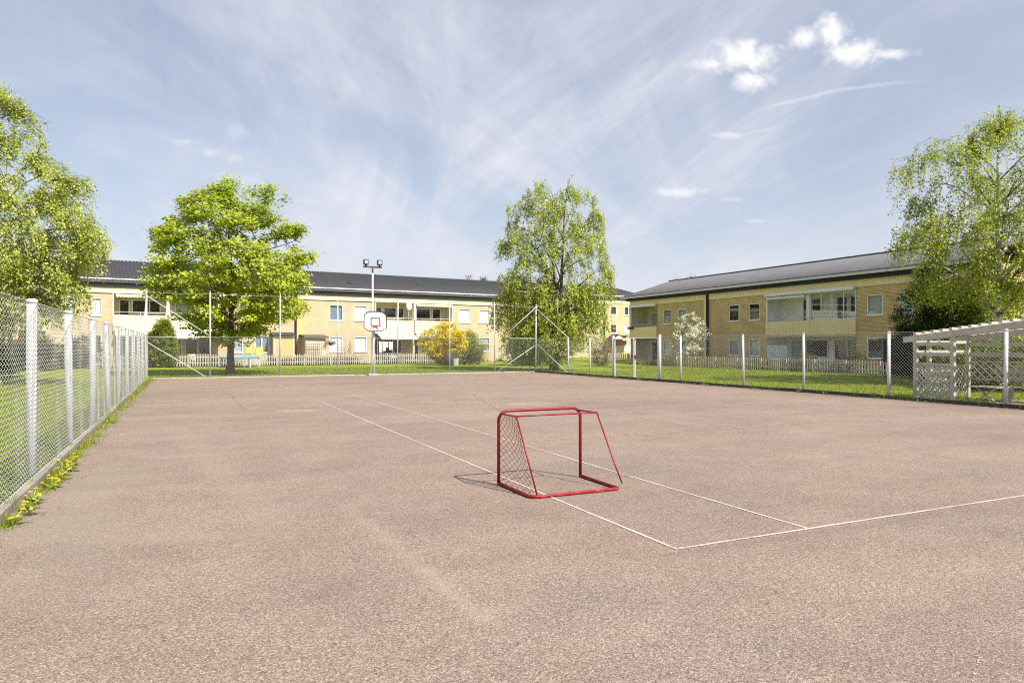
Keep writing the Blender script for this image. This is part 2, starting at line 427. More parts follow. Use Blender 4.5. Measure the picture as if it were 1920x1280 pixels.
M['fascia'] = plain('black_fascia', (.008, .008, .008), .7, var=.2)
M['glass'] = glass_mat()
M['blind'] = plain('white_blind', (.84, .84, .82), .8, var=.03, scale=2)
M['blindg'] = plain('grey_green_blind', (.42, .47, .44), .8, var=.06, scale=2)
M['curtain'] = plain('blue_grey_curtain', (.24, .30, .38), .9, var=.3, scale=9)
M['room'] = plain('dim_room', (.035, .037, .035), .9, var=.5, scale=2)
M['awning'] = plain('cream_awning', (.70, .64, .46), .8, var=.06, scale=3)
M['awningw'] = plain('pale_awning', (.66, .65, .63), .8, var=.06, scale=3)
M['picket'] = wood_mat('weathered_picket', (.42, .38, .32), .35)
M['picketC'] = wood_mat('pale_picket', (.46, .40, .27), .3)
M['pergola'] = wood_mat('weathered_pale_timber', (.49, .47, .39), .28)
M['darkwood'] = wood_mat('near_black_boards', (.016, .014, .013), .3)  # near-black grained boards of the low shed
M['bark'] = wood_mat('tree_bark', (.11, .088, .068), .4, (5, 5, 1))
M['birch'] = birch_bark()
M['twig'] = plain('twig', (.085, .065, .05), .8, var=.2)
M['leaf'] = leaf_mat('leaves')
M['petal'] = leaf_mat('petals', .25)
M['blue'] = plain('blue_pad', (.10, .33, .50), .5, var=.1)
M['bluegrey'] = plain('blue_grey_steel', (.30, .37, .45), .4, var=.1)
M['yellowgreen'] = plain('lime_plastic', (.50, .56, .10), .5, var=.1)
M['cloth'] = plain('pale_laundry', (.62, .64, .68), .9, var=.15)
M['clothb'] = plain('pale_blue_cloth', (.42, .62, .68), .9, var=.1)
M['brown'] = plain('red_brown_wicker', (.26, .085, .03), .7, var=.25, scale=12)
M['terracotta'] = plain('terracotta', (.35, .12, .06), .8, var=.15)
M['redwall'] = plain('red_wall_panel', (.35, .07, .035), .7, var=.15)
M['cyan'] = plain('turquoise_cord', (.10, .45, .50), .6, var=.1)

# ------------------------------------------------------------------ world, sun
SUN_EL = R(47); SUN_AZ = R(130.5)       # azimuth clockwise from +Y
world = bpy.data.worlds.new('World'); scene.world = world; world.use_nodes = True
nt = world.node_tree; bg = nt.nodes['Background']
sky = nt.nodes.new('ShaderNodeTexSky'); sky.sky_type = 'NISHITA'; sky.sun_disc = False
sky.sun_elevation = SUN_EL; sky.sun_rotation = SUN_AZ; sky.altitude = 50; sky.air_density = 1.0; sky.dust_density = 1.2; sky.ozone_density = 1.3
tc = nt.nodes.new('ShaderNodeTexCoord'); d = tc.outputs['Generated']
sp = N(nt, 'ShaderNodeSeparateXYZ'); nt.links.new(d, sp.inputs[0])
zc = math_n(nt, 'ADD', math_n(nt, 'MAXIMUM', sp.outputs[2], 0.0), .16)
cb = N(nt, 'ShaderNodeCombineXYZ')
nt.links.new(math_n(nt, 'DIVIDE', sp.outputs[0], zc), cb.inputs[0]); nt.links.new(math_n(nt, 'DIVIDE', sp.outputs[1], zc), cb.inputs[1])
def mapped(vec, loc=(0, 0, 0), rot=0, scale=(1, 1, 1)):
    mp = N(nt, 'ShaderNodeMapping'); nt.links.new(vec, mp.inputs[0])
    mp.inputs['Location'].default_value = loc; mp.inputs['Rotation'].default_value = (0, 0, rot); mp.inputs['Scale'].default_value = scale
    return mp.outputs[0]
# thin cirrus in the plane of the high clouds, drawn out into streaks
def streak(rot, sc, scale, det, ro, dist, loc):
    return noise(nt, mapped(mapped(cb.outputs[0], loc, R(rot)), (0, 0, 0), 0, sc), scale, det, ro, dist)
c1 = streak(16, (1.15, .34, 1), 1.2, 8, .60, .8, (3.1, .4, 0))
c2 = streak(-14, (1.9, .42, 1), 1.3, 9, .66, 1.2, (.7, 2.4, 0))
c3 = streak(8, (.55, .45, 1), .9, 4, .5, .4, (5.0, 1.2, 0))
c4 = streak(-30, (5.0, .7, 1), 1.6, 7, .7, .9, (2.0, 7.2, 0))
def smooth(v, a_, b_):
    m_ = N(nt, 'ShaderNodeMapRange'); m_.interpolation_type = 'SMOOTHSTEP'; m_.inputs[1].default_value = a_; m_.inputs[2].default_value = b_; nt.links.new(v, m_.inputs[0]); return m_.outputs[0]
cir = math_n(nt, 'ADD', math_n(nt, 'MULTIPLY', smooth(c1, .34, .70), .40), math_n(nt, 'MULTIPLY', smooth(c2, .40, .74), .34))
cir = math_n(nt, 'ADD', cir, math_n(nt, 'MULTIPLY', math_n(nt, 'SUBTRACT', c4, .47), .28))
cir = math_n(nt, 'MULTIPLY', cir, math_n(nt, 'ADD', math_n(nt, 'MULTIPLY', smooth(c3, .30, .66), .75), .35))
hz = math_n(nt, 'POWER', math_n(nt, 'SUBTRACT', 1.0, math_n(nt, 'MAXIMUM', sp.outputs[2], 0.0), True), 6.0)
veil = math_n(nt, 'ADD', math_n(nt, 'ADD', cir, .33), math_n(nt, 'MULTIPLY', hz, .42), True)
CIRRUS = (5.9, 6.0, 6.65); CUMULUS = (8.3, 8.25, 8.3)
hazy = mixc(nt, veil, sky.outputs[0], CIRRUS)
# small fair-weather clouds, each in its own direction of the sky
q = N(nt, 'ShaderNodeCombineXYZ'); ysafe = math_n(nt, 'MAXIMUM', sp.outputs[1], .05)
nt.links.new(math_n(nt, 'DIVIDE', sp.outputs[0], ysafe), q.inputs[0]); nt.links.new(math_n(nt, 'DIVIDE', sp.outputs[2], ysafe), q.inputs[1])
puffs = [(1395, 106, 64, 30, .95), (1338, 120, 40, 13, .7), (1408, 148, 36, 22, .95), (1432, 94, 28, 14, .6),
         (1560, 62, 40, 34, .95), (1512, 70, 38, 20, .85), (1600, 96, 60, 26, .95), (1672, 100, 54, 11, .7),
         (1266, 360, 42, 11, .55), (1320, 357, 14, 6, .3), (1358, 253, 30, 6, .36), (1374, 373, 26, 5, .22),
         (346, 265, 30, 7, .22), (390, 286, 22, 9, .26), (434, 297, 14, 8, .24), (440, 244, 22, 14, .16), (1418, 414, 20, 5, .3)]
tot = None
qn = noise(nt, q.outputs[0], 22, 8, .66, .7); qn2 = noise(nt, q.outputs[0], 42, 5, .65, .6)
wob = math_n(nt, 'ADD', math_n(nt, 'MULTIPLY', math_n(nt, 'SUBTRACT', qn, .5), 2.7), math_n(nt, 'MULTIPLY', math_n(nt, 'SUBTRACT', qn2, .5), 1.1))
for (px, py, rx, ry, st) in puffs:
    a = N(nt, 'ShaderNodeVectorMath'); a.operation = 'SUBTRACT'; nt.links.new(q.outputs[0], a.inputs[0]); a.inputs[1].default_value = ((px-960)/F, (647-py)/F, 0)
    b = N(nt, 'ShaderNodeVectorMath'); b.operation = 'MULTIPLY'; nt.links.new(a.outputs[0], b.inputs[0]); b.inputs[1].default_value = (F/rx, F/ry, 0)
    l = N(nt, 'ShaderNodeVectorMath'); l.operation = 'LENGTH'; nt.links.new(b.outputs[0], l.inputs[0])
    e = math_n(nt, 'SUBTRACT', 1.15, l.outputs['Value'])
    e = math_n(nt, 'ADD', e, wob)
    mr = N(nt, 'ShaderNodeMapRange'); mr.interpolation_type = 'SMOOTHSTEP'; nt.links.new(e, mr.inputs[0])
    mr.inputs[1].default_value = -.2; mr.inputs[2].default_value = 1.15; mr.inputs[3].default_value = 0; mr.inputs[4].default_value = st
    g = N(nt, 'ShaderNodeMapRange'); nt.links.new(l.outputs['Value'], g.inputs[0]); g.inputs[1].default_value = 2.1; g.inputs[2].default_value = 1.3
    o_ = math_n(nt, 'MULTIPLY', mr.outputs[0], g.outputs[0])
    tot = o_ if tot is None else math_n(nt, 'MAXIMUM', tot, o_)
# an old contrail bending across the right half
for (pa, pb, w, st, sag) in (((1395, 217), (1760, 152), 5, .26, 16), ((1350, 262), (1480, 236), 4, .16, 3)):
    ax, ay = (pa[0]-960)/F, (647-pa[1])/F; bx, by = (pb[0]-960)/F, (647-pb[1])/F
    L = hypot(bx-ax, by-ay); an = atan2(by-ay, bx-ax)
    a = N(nt, 'ShaderNodeVectorMath'); a.operation = 'SUBTRACT'; nt.links.new(q.outputs[0], a.inputs[0]); a.inputs[1].default_value = (ax, ay, 0)
    v_ = mapped(a.outputs[0], (0, 0, 0), -an, (1, 1, 1)); s_ = N(nt, 'ShaderNodeSeparateXYZ'); nt.links.new(v_, s_.inputs[0])
    t_ = math_n(nt, 'DIVIDE', s_.outputs[0], L)
    bow = math_n(nt, 'MULTIPLY', math_n(nt, 'MULTIPLY', t_, math_n(nt, 'SUBTRACT', 1.0, t_)), 4*sag/F)
    dy = math_n(nt, 'ADD', math_n(nt, 'SUBTRACT', s_.outputs[1], bow), math_n(nt, 'MULTIPLY', math_n(nt, 'SUBTRACT', qn, .5), .012))
    e = math_n(nt, 'SUBTRACT', 1.0, math_n(nt, 'DIVIDE', math_n(nt, 'ABSOLUTE', dy), w/F), True)
    en = math_n(nt, 'MULTIPLY', math_n(nt, 'MULTIPLY', math_n(nt, 'MULTIPLY', t_, 5.0, True), math_n(nt, 'MULTIPLY', math_n(nt, 'SUBTRACT', 1.0, t_), 3.0, True)), st)
    tot = math_n(nt, 'MAXIMUM', tot, math_n(nt, 'MULTIPLY', e, en))
full = mixc(nt, tot, hazy, CUMULUS)
nt.links.new(full, bg.inputs['Color']); bg.inputs['Strength'].default_value = .085

sl = bpy.data.lights.new('sun', 'SUN'); sl.energy = 4.9; sl.angle = R(.45); sl.color = (1, .945, .86)
so = bpy.data.objects.new('sun', sl); COL.objects.link(so)
sdir = np.array([sin(SUN_AZ)*cos(SUN_EL), cos(SUN_AZ)*cos(SUN_EL), sin(SUN_EL)])
from mathutils import Vector
so.rotation_euler = Vector(sdir).to_track_quat('Z', 'Y').to_euler(); so.location = (20, -20, 30)

scene.view_settings.view_transform = 'Standard'; scene.view_settings.look = 'None'
scene.view_settings.exposure = 0.66; scene.view_settings.gamma = 1.0

# ------------------------------------------------------------------ ground, court, kerbs
VL, VR, UF = -1.6, 19.2, 37.6
mb = MB(); mb.quad((-500, -300, -.06), (500, -300, -.06), (500, 900, -.06), (-500, 900, -.06))
tag(mb.build('lawn_ground', M['lawn']), kind='structure')
def court_root(z=0.0):
    return (0, 0, z), T
def place_court(o): o.rotation_euler = (0, 0, T); return o      # local x = V, local y = U
mb = MB(); mb.quad((VL+.02, -8, 0), (VR-.05, -8, 0), (VR-.05, UF-.02, 0), (VL+.02, UF-.02, 0))
tag(place_court(mb.build('court_surface', M['asphalt'])), kind='structure')
# court lines, 5 cm wide, laid 4 mm above the surface
LW = .030
def court_line(x0, x1, y0, y1):
    mb = MB(); mb.quad((x0, y0, .004), (x1, y0, .004), (x1, y1, .004), (x0, y1, .004))
    tag(place_court(mb.build('line_marking', M['line'])), kind='structure')
vl1, vl2, vr2, vr1 = 3.49, 4.92, 13.35, 14.75
b0, sv, net, sv2, b1 = 4.42, 10.45, 16.9, 23.0, 29.7
for x, (ya, yb), w in ((vl1, (b0, 21.0), LW), (vl1, (26.6, 29.7), LW*.9), (vl2, (b0+LW, 22.6), LW), (vl2, (27.0, 29.9), LW*.8), (vr2, (b0+LW, 27), LW*.6), (vr1, (b0, 25), LW*.6), ((vl2+vr2)/2, (sv+LW, 21.5), LW*.55)):
    court_line(x, x+w, ya, yb)
court_line(vl1+LW, vr1, b0, b0+LW); court_line(vl2+LW, vr2, sv, sv+LW*.8); court_line(11.5, vr2, 22.9, 22.9+LW*.6)
# chalk marks: small ragged curved smears
def chalk(pts, w):
    mb = MB(); r = random.Random(len(pts)*7+int(w*1000))
    for i in range(len(pts)-1):
        p, q_ = np.array(pts[i]), np.array(pts[i+1]); dd = (q_-p)/np.linalg.norm(q_-p); nn = np.array((-dd[1], dd[0]))
        for k in range(5):
            if r.random() < .35: continue
            a_ = p+(q_-p)*(k/5+r.uniform(0, .05)); c_ = p+(q_-p)*(k/5+.13+r.uniform(0, .04)); ww = w*r.uniform(.4, 1.1); jj = nn*r.uniform(-.3, .3)*w
            mb.add([(*(a_-nn*ww*.2+jj), .004), (*(c_-nn*ww*.5+jj), .004), (*(c_+nn*ww*.3+jj), .004), (*(a_+nn*ww*.5+jj), .004)], [(0, 1, 2, 3)])
    tag(mb.build('chalk_mark', M['chalk']), kind='structure')
def g2(px, py): Y = H*F/(py-647); return ((px-960)/F*Y, Y)
chalk([g2(222, 1206), g2(227, 1213), g2(224, 1222)], .012)
chalk([g2(168, 1250), g2(186, 1242), g2(198, 1234)], .007)
chalk([g2(160, 1268), g2(174, 1267), g2(188, 1262)], .010)
chalk([g2(236, 1268), g2(247, 1271), g2(259, 1268)], .016)
chalk([g2(1822, 1276), g2(1826, 1255), g2(1834, 1240), g2(1828, 1212)], .014)
chalk([g2(522, 1243), g2(530, 1244), g2(536, 1240)], .022)
# kerbs: timber planks left and right, a concrete strip at the far end
r_ = random.Random(3)
def kerb(name, mat, x0, x1, y0, y1, h, seg, along='y'):
    mb = MB(); a_, b_ = (y0, y1) if along == 'y' else (x0, x1); p = a_
    while p < b_-.05:
        e = min(b_, p+seg*r_.uniform(.9, 1.1)); dz = r_.uniform(-.012, .012); dx = r_.uniform(-.008, .008)
        if along == 'y': mb.box(x0+dx, x1+dx, p, e-.006, -.055, h+dz, .008)
        else: mb.box(p, e-.006, y0+dx, y1+dx, -.055, h+dz, .008)
        p = e
    return tag(place_court(mb.build(name, mat)), kind='structure')
kerb('timber_kerb', M['kerbwood'], VL+.03, VL+.12, -7.5, UF, .10, 3.0)
kerb('timber_kerb', M['darkkerb'], VR-.17, VR-.07, -7.5, UF-.2, .10, 3.5)
kerb('concrete_kerb', M['concrete'], VL+.16, VR-.2, UF-.32, UF-.03, .035, 1.6, 'x')
# garden paving under the pergola and along the houses
mb = MB(); mb.quad((19.35, 3.0, -.052), (23.2, 3.0, -.052), (23.2, 12.4, -.052), (19.35, 12.4, -.052))
tag(place_court(mb.build('garden_paving', M['paving'])), kind='structure')

def bed(name, o, rz, x0, x1, y0, y1, mat):
    mb = MB(); mb.quad((x0, y0, -.056), (x1, y0, -.056), (x1, y1, -.056), (x0, y1, -.056)); b_ = mb.build(name, mat); b_.location = (o[0], o[1], 0); b_.rotation_euler = (0, 0, rz); tag(b_, kind='structure')
M['soil'] = plain('garden_soil', (.075, .06, .042), .95, var=.4, scale=3, dirt=(.06, .08, .02))
# ------------------------------------------------------------------ chain-link
def link_straight(x0, x1, z0, z1, p=.06, r=.0018):
    """two families of straight slanted wires, clipped to the panel"""
    P = []; Q = []; h = z1-z0; k = 1.0      # 45 degrees
    for sgn in (1, -1):
        s = x0 - h if sgn > 0 else x0
        e = x1 if sgn > 0 else x1 + h
        xs = np.arange(s, e, p)
        for x in xs:
            xa, xb = x, x + sgn*h
            ta, tb = 0.0, 1.0
            lo, hi = (x0-xa)/(xb-xa), (x1-xa)/(xb-xa)
            if lo > hi: lo, hi = hi, lo
            ta, tb = max(ta, lo), min(tb, hi)
            if tb-ta < .02: continue
            P.append((xa+(xb-xa)*ta, sgn*r, z0+h*ta)); Q.append((xa+(xb-xa)*tb, sgn*r, z0+h*tb))
    return prisms(np.array(P), np.array(Q), r)
def prisms(P, Q, r, n=3):
    d = Q-P; d /= np.linalg.norm(d, axis=1)[:, None]+1e-9
    a = np.cross(d, np.array([0.0, 1.0, 0.0])); a /= np.linalg.norm(a, axis=1)[:, None]+1e-9; b = np.cross(d, a)
    t = np.arange(n)*2*pi/n
    off = a[:, None, :]*np.cos(t)[None, :, None]+b[:, None, :]*np.sin(t)[None, :, None]
    A = P[:, None, :]+off*r; B = Q[:, None, :]+off*r
    Vv = np.concatenate([A, B], 1).reshape(-1, 3)
    i = np.arange(len(P))[:, None]*2*n; k = np.arange(n)[None, :]; k2 = (k+1) % n
    Fq = np.stack([i+k, i+n+k, i+n+k2, i+k2], -1).reshape(-1, 4)
    return Vv, Fq
def link_zigzag(x0, x1, z0, z1, p=.05, r=.0017, twist=True, sag=None, ph_=.052):
    """true interlocked zig-zag wires; with twist the nodes get a short upright piece"""
    nx = int((x1-x0)/p); nz = int((z1-z0)/(ph_*.5))
    P = []; Q = []
    z = z0+np.arange(nz+1)*ph_*.5
    for i in range(nx+1):
        xc = x0+i*p; ph = np.arange(nz+1) % 2
        x = xc+np.where(ph == 0, -p*.5, p*.5); y = np.where(ph == 0, -r, r)
        if twist:
            e = ph_*.11
            zz = np.stack([z-e, z+e], 1).ravel(); xx = np.repeat(x, 2); yy = np.repeat(y, 2)
            pts = np.stack([xx, yy, zz], 1)
        else: pts = np.stack([x, y, z], 1)
        P.append(pts[:-1]); Q.append(pts[1:])
    P = np.concatenate(P); Q = np.concatenate(Q)
    if sag is not None: P[:, 1] += sag(P[:, 0], P[:, 2]); Q[:, 1] += sag(Q[:, 0], Q[:, 2])
    return prisms(P, Q, r)
def merge_vf(parts):
    Vs = []; Fs = []; o = 0
    for v, f in parts: Vs.append(v); Fs.append(f+o); o += len(v)
    return np.concatenate(Vs), np.concatenate(Fs)

def pipe_post(parent, x, z1, r=.042, z0=-.06, name='post', mat=None, cap=True):
    mb = MB(); mb.tube([(x, 0, z0), (x, 0, z1)], r, 14)
    if cap:
        mb.tube([(x, 0, z1-.035), (x, 0, z1+.004), (x, 0, z1+.018)], [r*1.12, r*1.12, r*.6], 14)
    mb.v = [(p[0]-x, p[1], p[2]) for p in mb.v]
    o = mb.build(name, mat or M['galv'], parent, True, (x, 0, 0))
    if name == 'post': o.rotation_euler = (R(random.gauss(0, .35)), R(random.gauss(0, .45)), 0)
    return o

# left fence: local x runs along U from behind the camera to the far corner
LF0 = -6.0
lf = thing('chain_link_fence', 'low chain link fence with thick white posts along the left side of the court', 'fence', W(LF0, VL), pi/2+T)
for k in range(-5, 10):
    u = 9.7+3.0*k
    if u < LF0 or u > UF-.4: continue
    pipe_post(lf, u-LF0, 2.12, .053)
sg = lambda x, z: .012*np.sin(x*1.7)*np.sin(z*2.1)+.008*np.sin(x*5.1+z)-.062
v1 = link_zigzag(4.2, 24.0, .10, 2.08, .115, .0027, True, sg); v2 = link_zigzag(24.0, UF-LF0-.06, .10, 2.08, .115, .0028, False, sg)
np_mesh('wire_mesh', *merge_vf([v1, v2]), M['wire'], lf)
mb = MB()
for z in (2.09, .12): mb.tube([(2, -.066, z), (20, -.066, z-.01), (UF-LF0, -.066, z)], .0035, 6)
mb.build('tension_wire', M['wire'], lf)
mb = MB(); mb.tube([(UF-LF0, 0, 4.15), (34.2-LF0, 0, 2.02)], .024, 8); mb.build('brace', M['galv'], lf, True)

# far fence: local x along V
ff = thing('chain_link_fence', 'tall braced fence posts with low chain link mesh across the far end of the court', 'fence', W(UF, VL), T)
P0 = W(UF, VL); LEN = VR-VL
tall = [0.0]+[float(on_line(px, P0, V)) for px in (394, 525, 634, 745, 843, 928)]+[LEN]
hts = [4.26, 4.25, 4.22, 4.12, 4.12, 4.1, 4.12, 4.02]
for i, (s, h) in enumerate(zip(tall, hts)):
    pipe_post(ff, s, h, .044 if i in (0, len(tall)-1) else .036, mat=M['galvgrey'])
np_mesh('wire_mesh', *link_straight(.05, LEN-.05, .03, 2.0, .10, .0019), M['wire2'], ff)
mb = MB()
for i in range(len(tall)-1):
    for z in (hts[i]-.12,):
        a_, b_ = tall[i], tall[i+1]; zb = hts[i+1]-.12
        mb.tube([(a_, -.03, z), ((a_+b_)/2, -.03, (z+zb)/2-.04), (b_, -.03, zb)], .007, 5)
mb.tube([(tall[1], -.03, 2.0), (tall[6], -.03, 2.0)], .006, 5)
mb.build('tension_wire', M['wire2'], ff)
def brace(parent, a_, b_, r=.024, name='brace'):
    MB().tube([a_, b_], r, 8).build(name, M['galvgrey'], parent, True)
brace(ff, (0, 0, 2.0), (tall[1], 0, 2.0), name='rail'); brace(ff, (tall[6]+.9, 0, 2.0), (LEN, 0, 2.0), name='rail')
brace(ff, (0, 0, 3.95), (tall[1], 0, 2.05)); brace(ff, (0, 0, 1.75), (tall[1]-.2, 0, .05))
brace(ff, (LEN, 0, 3.85), (tall[6]+.55, 0, 2.1)); brace(ff, (LEN, 0, 1.6), (tall[6]+.1, 0, .02))

# right fence: local x along U from near to far
rf = thing('chain_link_fence', 'low chain link fence with a dark timber kerb along the right side of the court', 'fence', W(0, VR), pi/2+T)
R0 = W(0, VR)
rs = {px: float(on_line(px, R0, U)) for px in (1066, 1106, 1150, 1189, 1237, 1276, 1394, 1507, 1666, 1885)}
for px in (1066, 1106, 1276, 1394, 1507, 1666, 1885): pipe_post(rf, rs[px], 2.0, .042 if px < 1600 else .048)
for s in (rs[1885]-4.1, rs[1885]-8.1, -3.0): pipe_post(rf, s, 2.0, .05)
pipe_post(rf, rs[1150], 2.06, .062, name='gate_post'); pipe_post(rf, rs[1237], 2.06, .062, name='gate_post')
np_mesh('wire_mesh', *merge_vf([link_straight(-3.0, rs[1237]-.07, .06, 1.98, .10, .0019), link_straight(rs[1150]+.07, UF-.05, .06, 1.98, .10, .0019)]), M['wire2'], rf)
mb = MB()
for (a_, b_) in ((-3.0, rs[1237]), (rs[1150], UF)):
    for z in (1.985, .07): mb.tube([(a_, .02, z), (b_, .02, z)], .004, 5)
mb.build('tension_wire', M['wire2'], rf)
brace(rf, (UF, 0, 3.85), (rs[1066], 0, 2.0)); brace(rf, (UF, 0, 1.75), (rs[1066], 0, .02))
# two gate leaves
def gate_leaf(s0, s1, label, hinge_right):
    g = thing('gate_leaf', label, 'gate', tuple(R0+U*s0), pi/2+T, 'double gate leaves in the right fence')
    w = s1-s0; fr = MB(); rr = .036
    fr.tube([(rr, 0, .06), (w-rr, 0, .06), (w-rr, 0, 1.93), (rr, 0, 1.93)], rr, 10, closed=True)
    fr.build('gate_frame', M['galv'], g, False)
    np_mesh('wire_mesh', *link_straight(rr, w-rr, .08, 1.92, .10, .0021), M['wire2'], g)
    mb = MB(); x = w-.1 if hinge_right else .1
    mb.box(x-.05, x+.05, -.05, .05, .98, 1.14, .01); mb.build('latch', M['dark'], g)
gate_leaf(rs[1237]+.09, rs[1189]-.02, 'right leaf of the wire gate, next to the white blossom tree', True)
gate_leaf(rs[1189]+.02, rs[1150]-.09, 'left leaf of the wire gate, next to the reddish bush', False)

# ------------------------------------------------------------------ the red goal (local x = V, y = U; opening faces away)
ga = np.array(g2(935, 908)); go_ = thing('hockey_goal', 'small red steel street hockey goal with net left only on one side', 'goal', tuple(ga), T)
GW, GD, GH, gr = 1.085, .84, .862, .0185
def arc(c, a0, a1, r, ax, ay, n=6):
    return [tuple(np.array(c)+np.array(ax)*r*cos(a0+(a1-a0)*i/n)+np.array(ay)*r*sin(a0+(a1-a0)*i/n)) for i in range(n+1)]
X_, Y_, Z_ = (1, 0, 0), (0, 1, 0), (0, 0, 1)
cr = .11
mb = MB()
top = GH-gr
path = [(0, 0, gr)] + [(0, 0, top-cr)] + arc((cr, 0, top-cr), pi, pi/2, cr, X_, Z_)[1:] + arc((GW-cr, 0, top-cr), pi/2, 0, cr, X_, Z_) + [(GW, 0, gr)]
mb.tube(path, gr, 12); mb.build('front_frame', M['red'], go_, True)
mb = MB(); cb_ = .10
path = [(0, -.001, gr)] + [(0, -GD+cb_, gr)] + arc((cb_, -GD+cb_, gr), pi, pi*1.5, cb_, X_, Y_)[1:] + [(GW-.03, -GD, gr), (GW, -GD+.03, gr), (GW, -.001, gr)]
mb.tube(path, gr*1.02, 12); mb.ball((0, 0, gr), gr*1.1, gr*1.1, gr*1.05); mb.ball((GW, 0, gr), gr*1.1, gr*1.1, gr*1.05)
mb.build('base_frame', M['redworn'], go_, True)
tb = .44; tz = .822; r1 = .0095
MB().tube([(cr*.25, -.01, top-.03), (.012, -tb+.03, tz), (.02, -tb, tz), (.3, -tb, tz+.002), (GW-.06, -tb+.01, tz), (GW-.03, -tb+.02, tz), (GW-.03, -.01, top-.03)], r1, 8).build('top_frame', M['red'], go_, True)
MB().tube([(.016, -tb, tz), (.075, -GD+.01, gr)], r1, 8).build('support_rod', M['red'], go_, True)
MB().tube([(GW-.03, -tb+.015, tz), (GW-.005, -GD+.10, .30), (GW+.03, -GD-.01, .075)], r1*.9, 8).build('support_rod', M['red'], go_, True)
# net on the left side: diamond cord between post, top bar, rod and base, slightly slack
def net_pt(s, t):
    yb = -(tb+(GD-tb)*(1-t))*s; z = gr+.01+(tz-.02-gr)*t
    x = .006+.03*(1-t)*s+.05*sin(pi*s)*sin(pi*t)**.8; yb += .03*sin(pi*s)*sin(pi*t*2.0)*.5; z -= .018*sin(pi*t)*sin(pi*s*1.0)
    return (x, yb, z)
nn_s, nn_t = 12, 22; segs = []
for i in range(nn_s+1):
    for j in range(nn_t):
        off = (i+j) % 2
        i2 = i+(1 if off == 0 else -1)
        if 0 <= i2 <= nn_s: segs.append((i, j, i2, j+1))
P = np.array([net_pt(a/nn_s, b/nn_t) for a, b, _, _ in segs]); Q = np.array([net_pt(c/nn_s, e/nn_t) for _, _, c, e in segs])
mb_v = prisms(P, Q, .0026, 4); edge = MB()
for j in range(nn_t):
    for s in (0.01, .99):
        pass
np_mesh('net', *mb_v, M['rednet'], go_)

# ------------------------------------------------------------------ basketball hoop and light mast
bp = W(UF-.45, 0); sB = float(on_line(699, bp, V)); bpos = bp+V*sB
bh = thing('basketball_hoop', 'weathered basketball backboard with orange rim on a steel post in front of the far fence', 'basketball hoop', tuple(bpos), T)
pxm = bpos[1]/F                         # metres per photo pixel there
def bz(py): return H+(647-py)*pxm
z0b, z1b = bz(621), bz(584.5); hw = 21*pxm
out = []; zc0 = z1b-.36
for i in range(19):
    a_ = pi*i/18; out.append((hw*(1 if cos(a_) > 0 else -1)*abs(cos(a_))**.62 if abs(cos(a_)) > 1e-6 else 0.0, zc0+(z1b-zc0)*max(0, sin(a_))**.8))
out = [(hw, z0b+.14)]+out+[(-hw, z0b+.14), (-hw*.5, z0b), (hw*.5, z0b)]
bb = MB().prism(out, -.55, -.52).build('backboard', M['board'], bh)
ol = [(x, -.557, z) for x, z in out]
fr = MB(); fr.tube(ol, .021, 6, closed=True); fr.build('outline', M['black'], bb)
sq = MB(); x0, x1, za, zb_ = -8*pxm, 8.3*pxm, bz(611), bz(597)
for (p, q_) in (((x0, za), (x0, zb_)), ((x0, zb_), (x1, zb_)), ((x1, zb_), (x1, za)), ((x0, za), (x1, za))):
    sq.bar((p[0], -.556, p[1]), (q_[0], -.556, q_[1]), .04, .008, (0, 0, 1) if p[1] == q_[1] else (1, 0, 0))
sq.build('target_square', M['black'], bb)
zr = bz(611.5); rim = MB(); rc = -.80
rim.tube([(.225*cos(2*pi*i/24), rc+.225*sin(2*pi*i/24), zr) for i in range(24)], .014, 7, closed=True)
rim.bar((0, -.55, zr-.01), (0, rc+.225, zr-.01), .1, .16); rim.tube([(-.12, -.555, zr-.14), (0, rc+.22, zr)], .012, 6); rim.tube([(.12, -.555, zr-.14), (0, rc+.22, zr)], .012, 6)
rim.build('rim', M['orange'], bh, True)
MB().tube([(.05, 0, -.02), (.02, -.02, bz(600))], .055, 12).build('post', M['galv'], bh, True)
MB().tube([(-.17, -.20, -.02), (-.02, -.25, 1.5), (.0, -.3, bz(617))], .04, 10).build('support_strut', M['galv'], bh, True)
for z_ in (bz(604), bz(592)): MB().tube([(.02, -.02, z_), (.0, -.525, z_)], .03, 8).build('bracket', M['galv'], bh, True)
MB().box(-.3, .3, -.4, .3, -.05, .07, .02).build('footing', M['concrete'], bh)

mp = W(UF+.25, 0); sM = float(on_line(698.5, mp, V)); mpos = mp+V*sM; pm = mpos[1]/F
lm = thing('light_mast', 'slim floodlight mast with two lamps on a rusty crossbar behind the backboard', 'light mast', tuple(mpos), T)
def mz(py): return H+(647-py)*pm
MB().tube([(0, 0, -.06), (0, 0, 2.6), (0, 0, mz(512))], [.062, .055, .045], 10).build('pole', M['galv'], lm, True)
mb = MB(); mb.tube([(0, 0, mz(512)), (0, 0, mz(499))], .045, 10); mb.build('pole_head', M['rust'], lm, True)
MB().box(-17.5*pm, 17.5*pm, -.05, .05, mz(502), mz(499.3)).build('crossbar', M['rust'], lm)
for sx in (-13, 13):
    x = sx*pm; fl = MB()
    fl.prism([(x-.13, mz(497)), (x+.13, mz(497)), (x+.125, mz(487)), (x-.125, mz(487))], -.13, .06); 
    f_ = fl.build('floodlight', M['black'], lm)
    MB().box(x-.085, x+.085, -.136, -.1305, mz(495), mz(488.5)).build('lens', M['lamp'], f_); MB().box(x-.05, x+.05, -.03, .03, mz(499.3), mz(497)).build('lamp_foot', M['black'], f_)

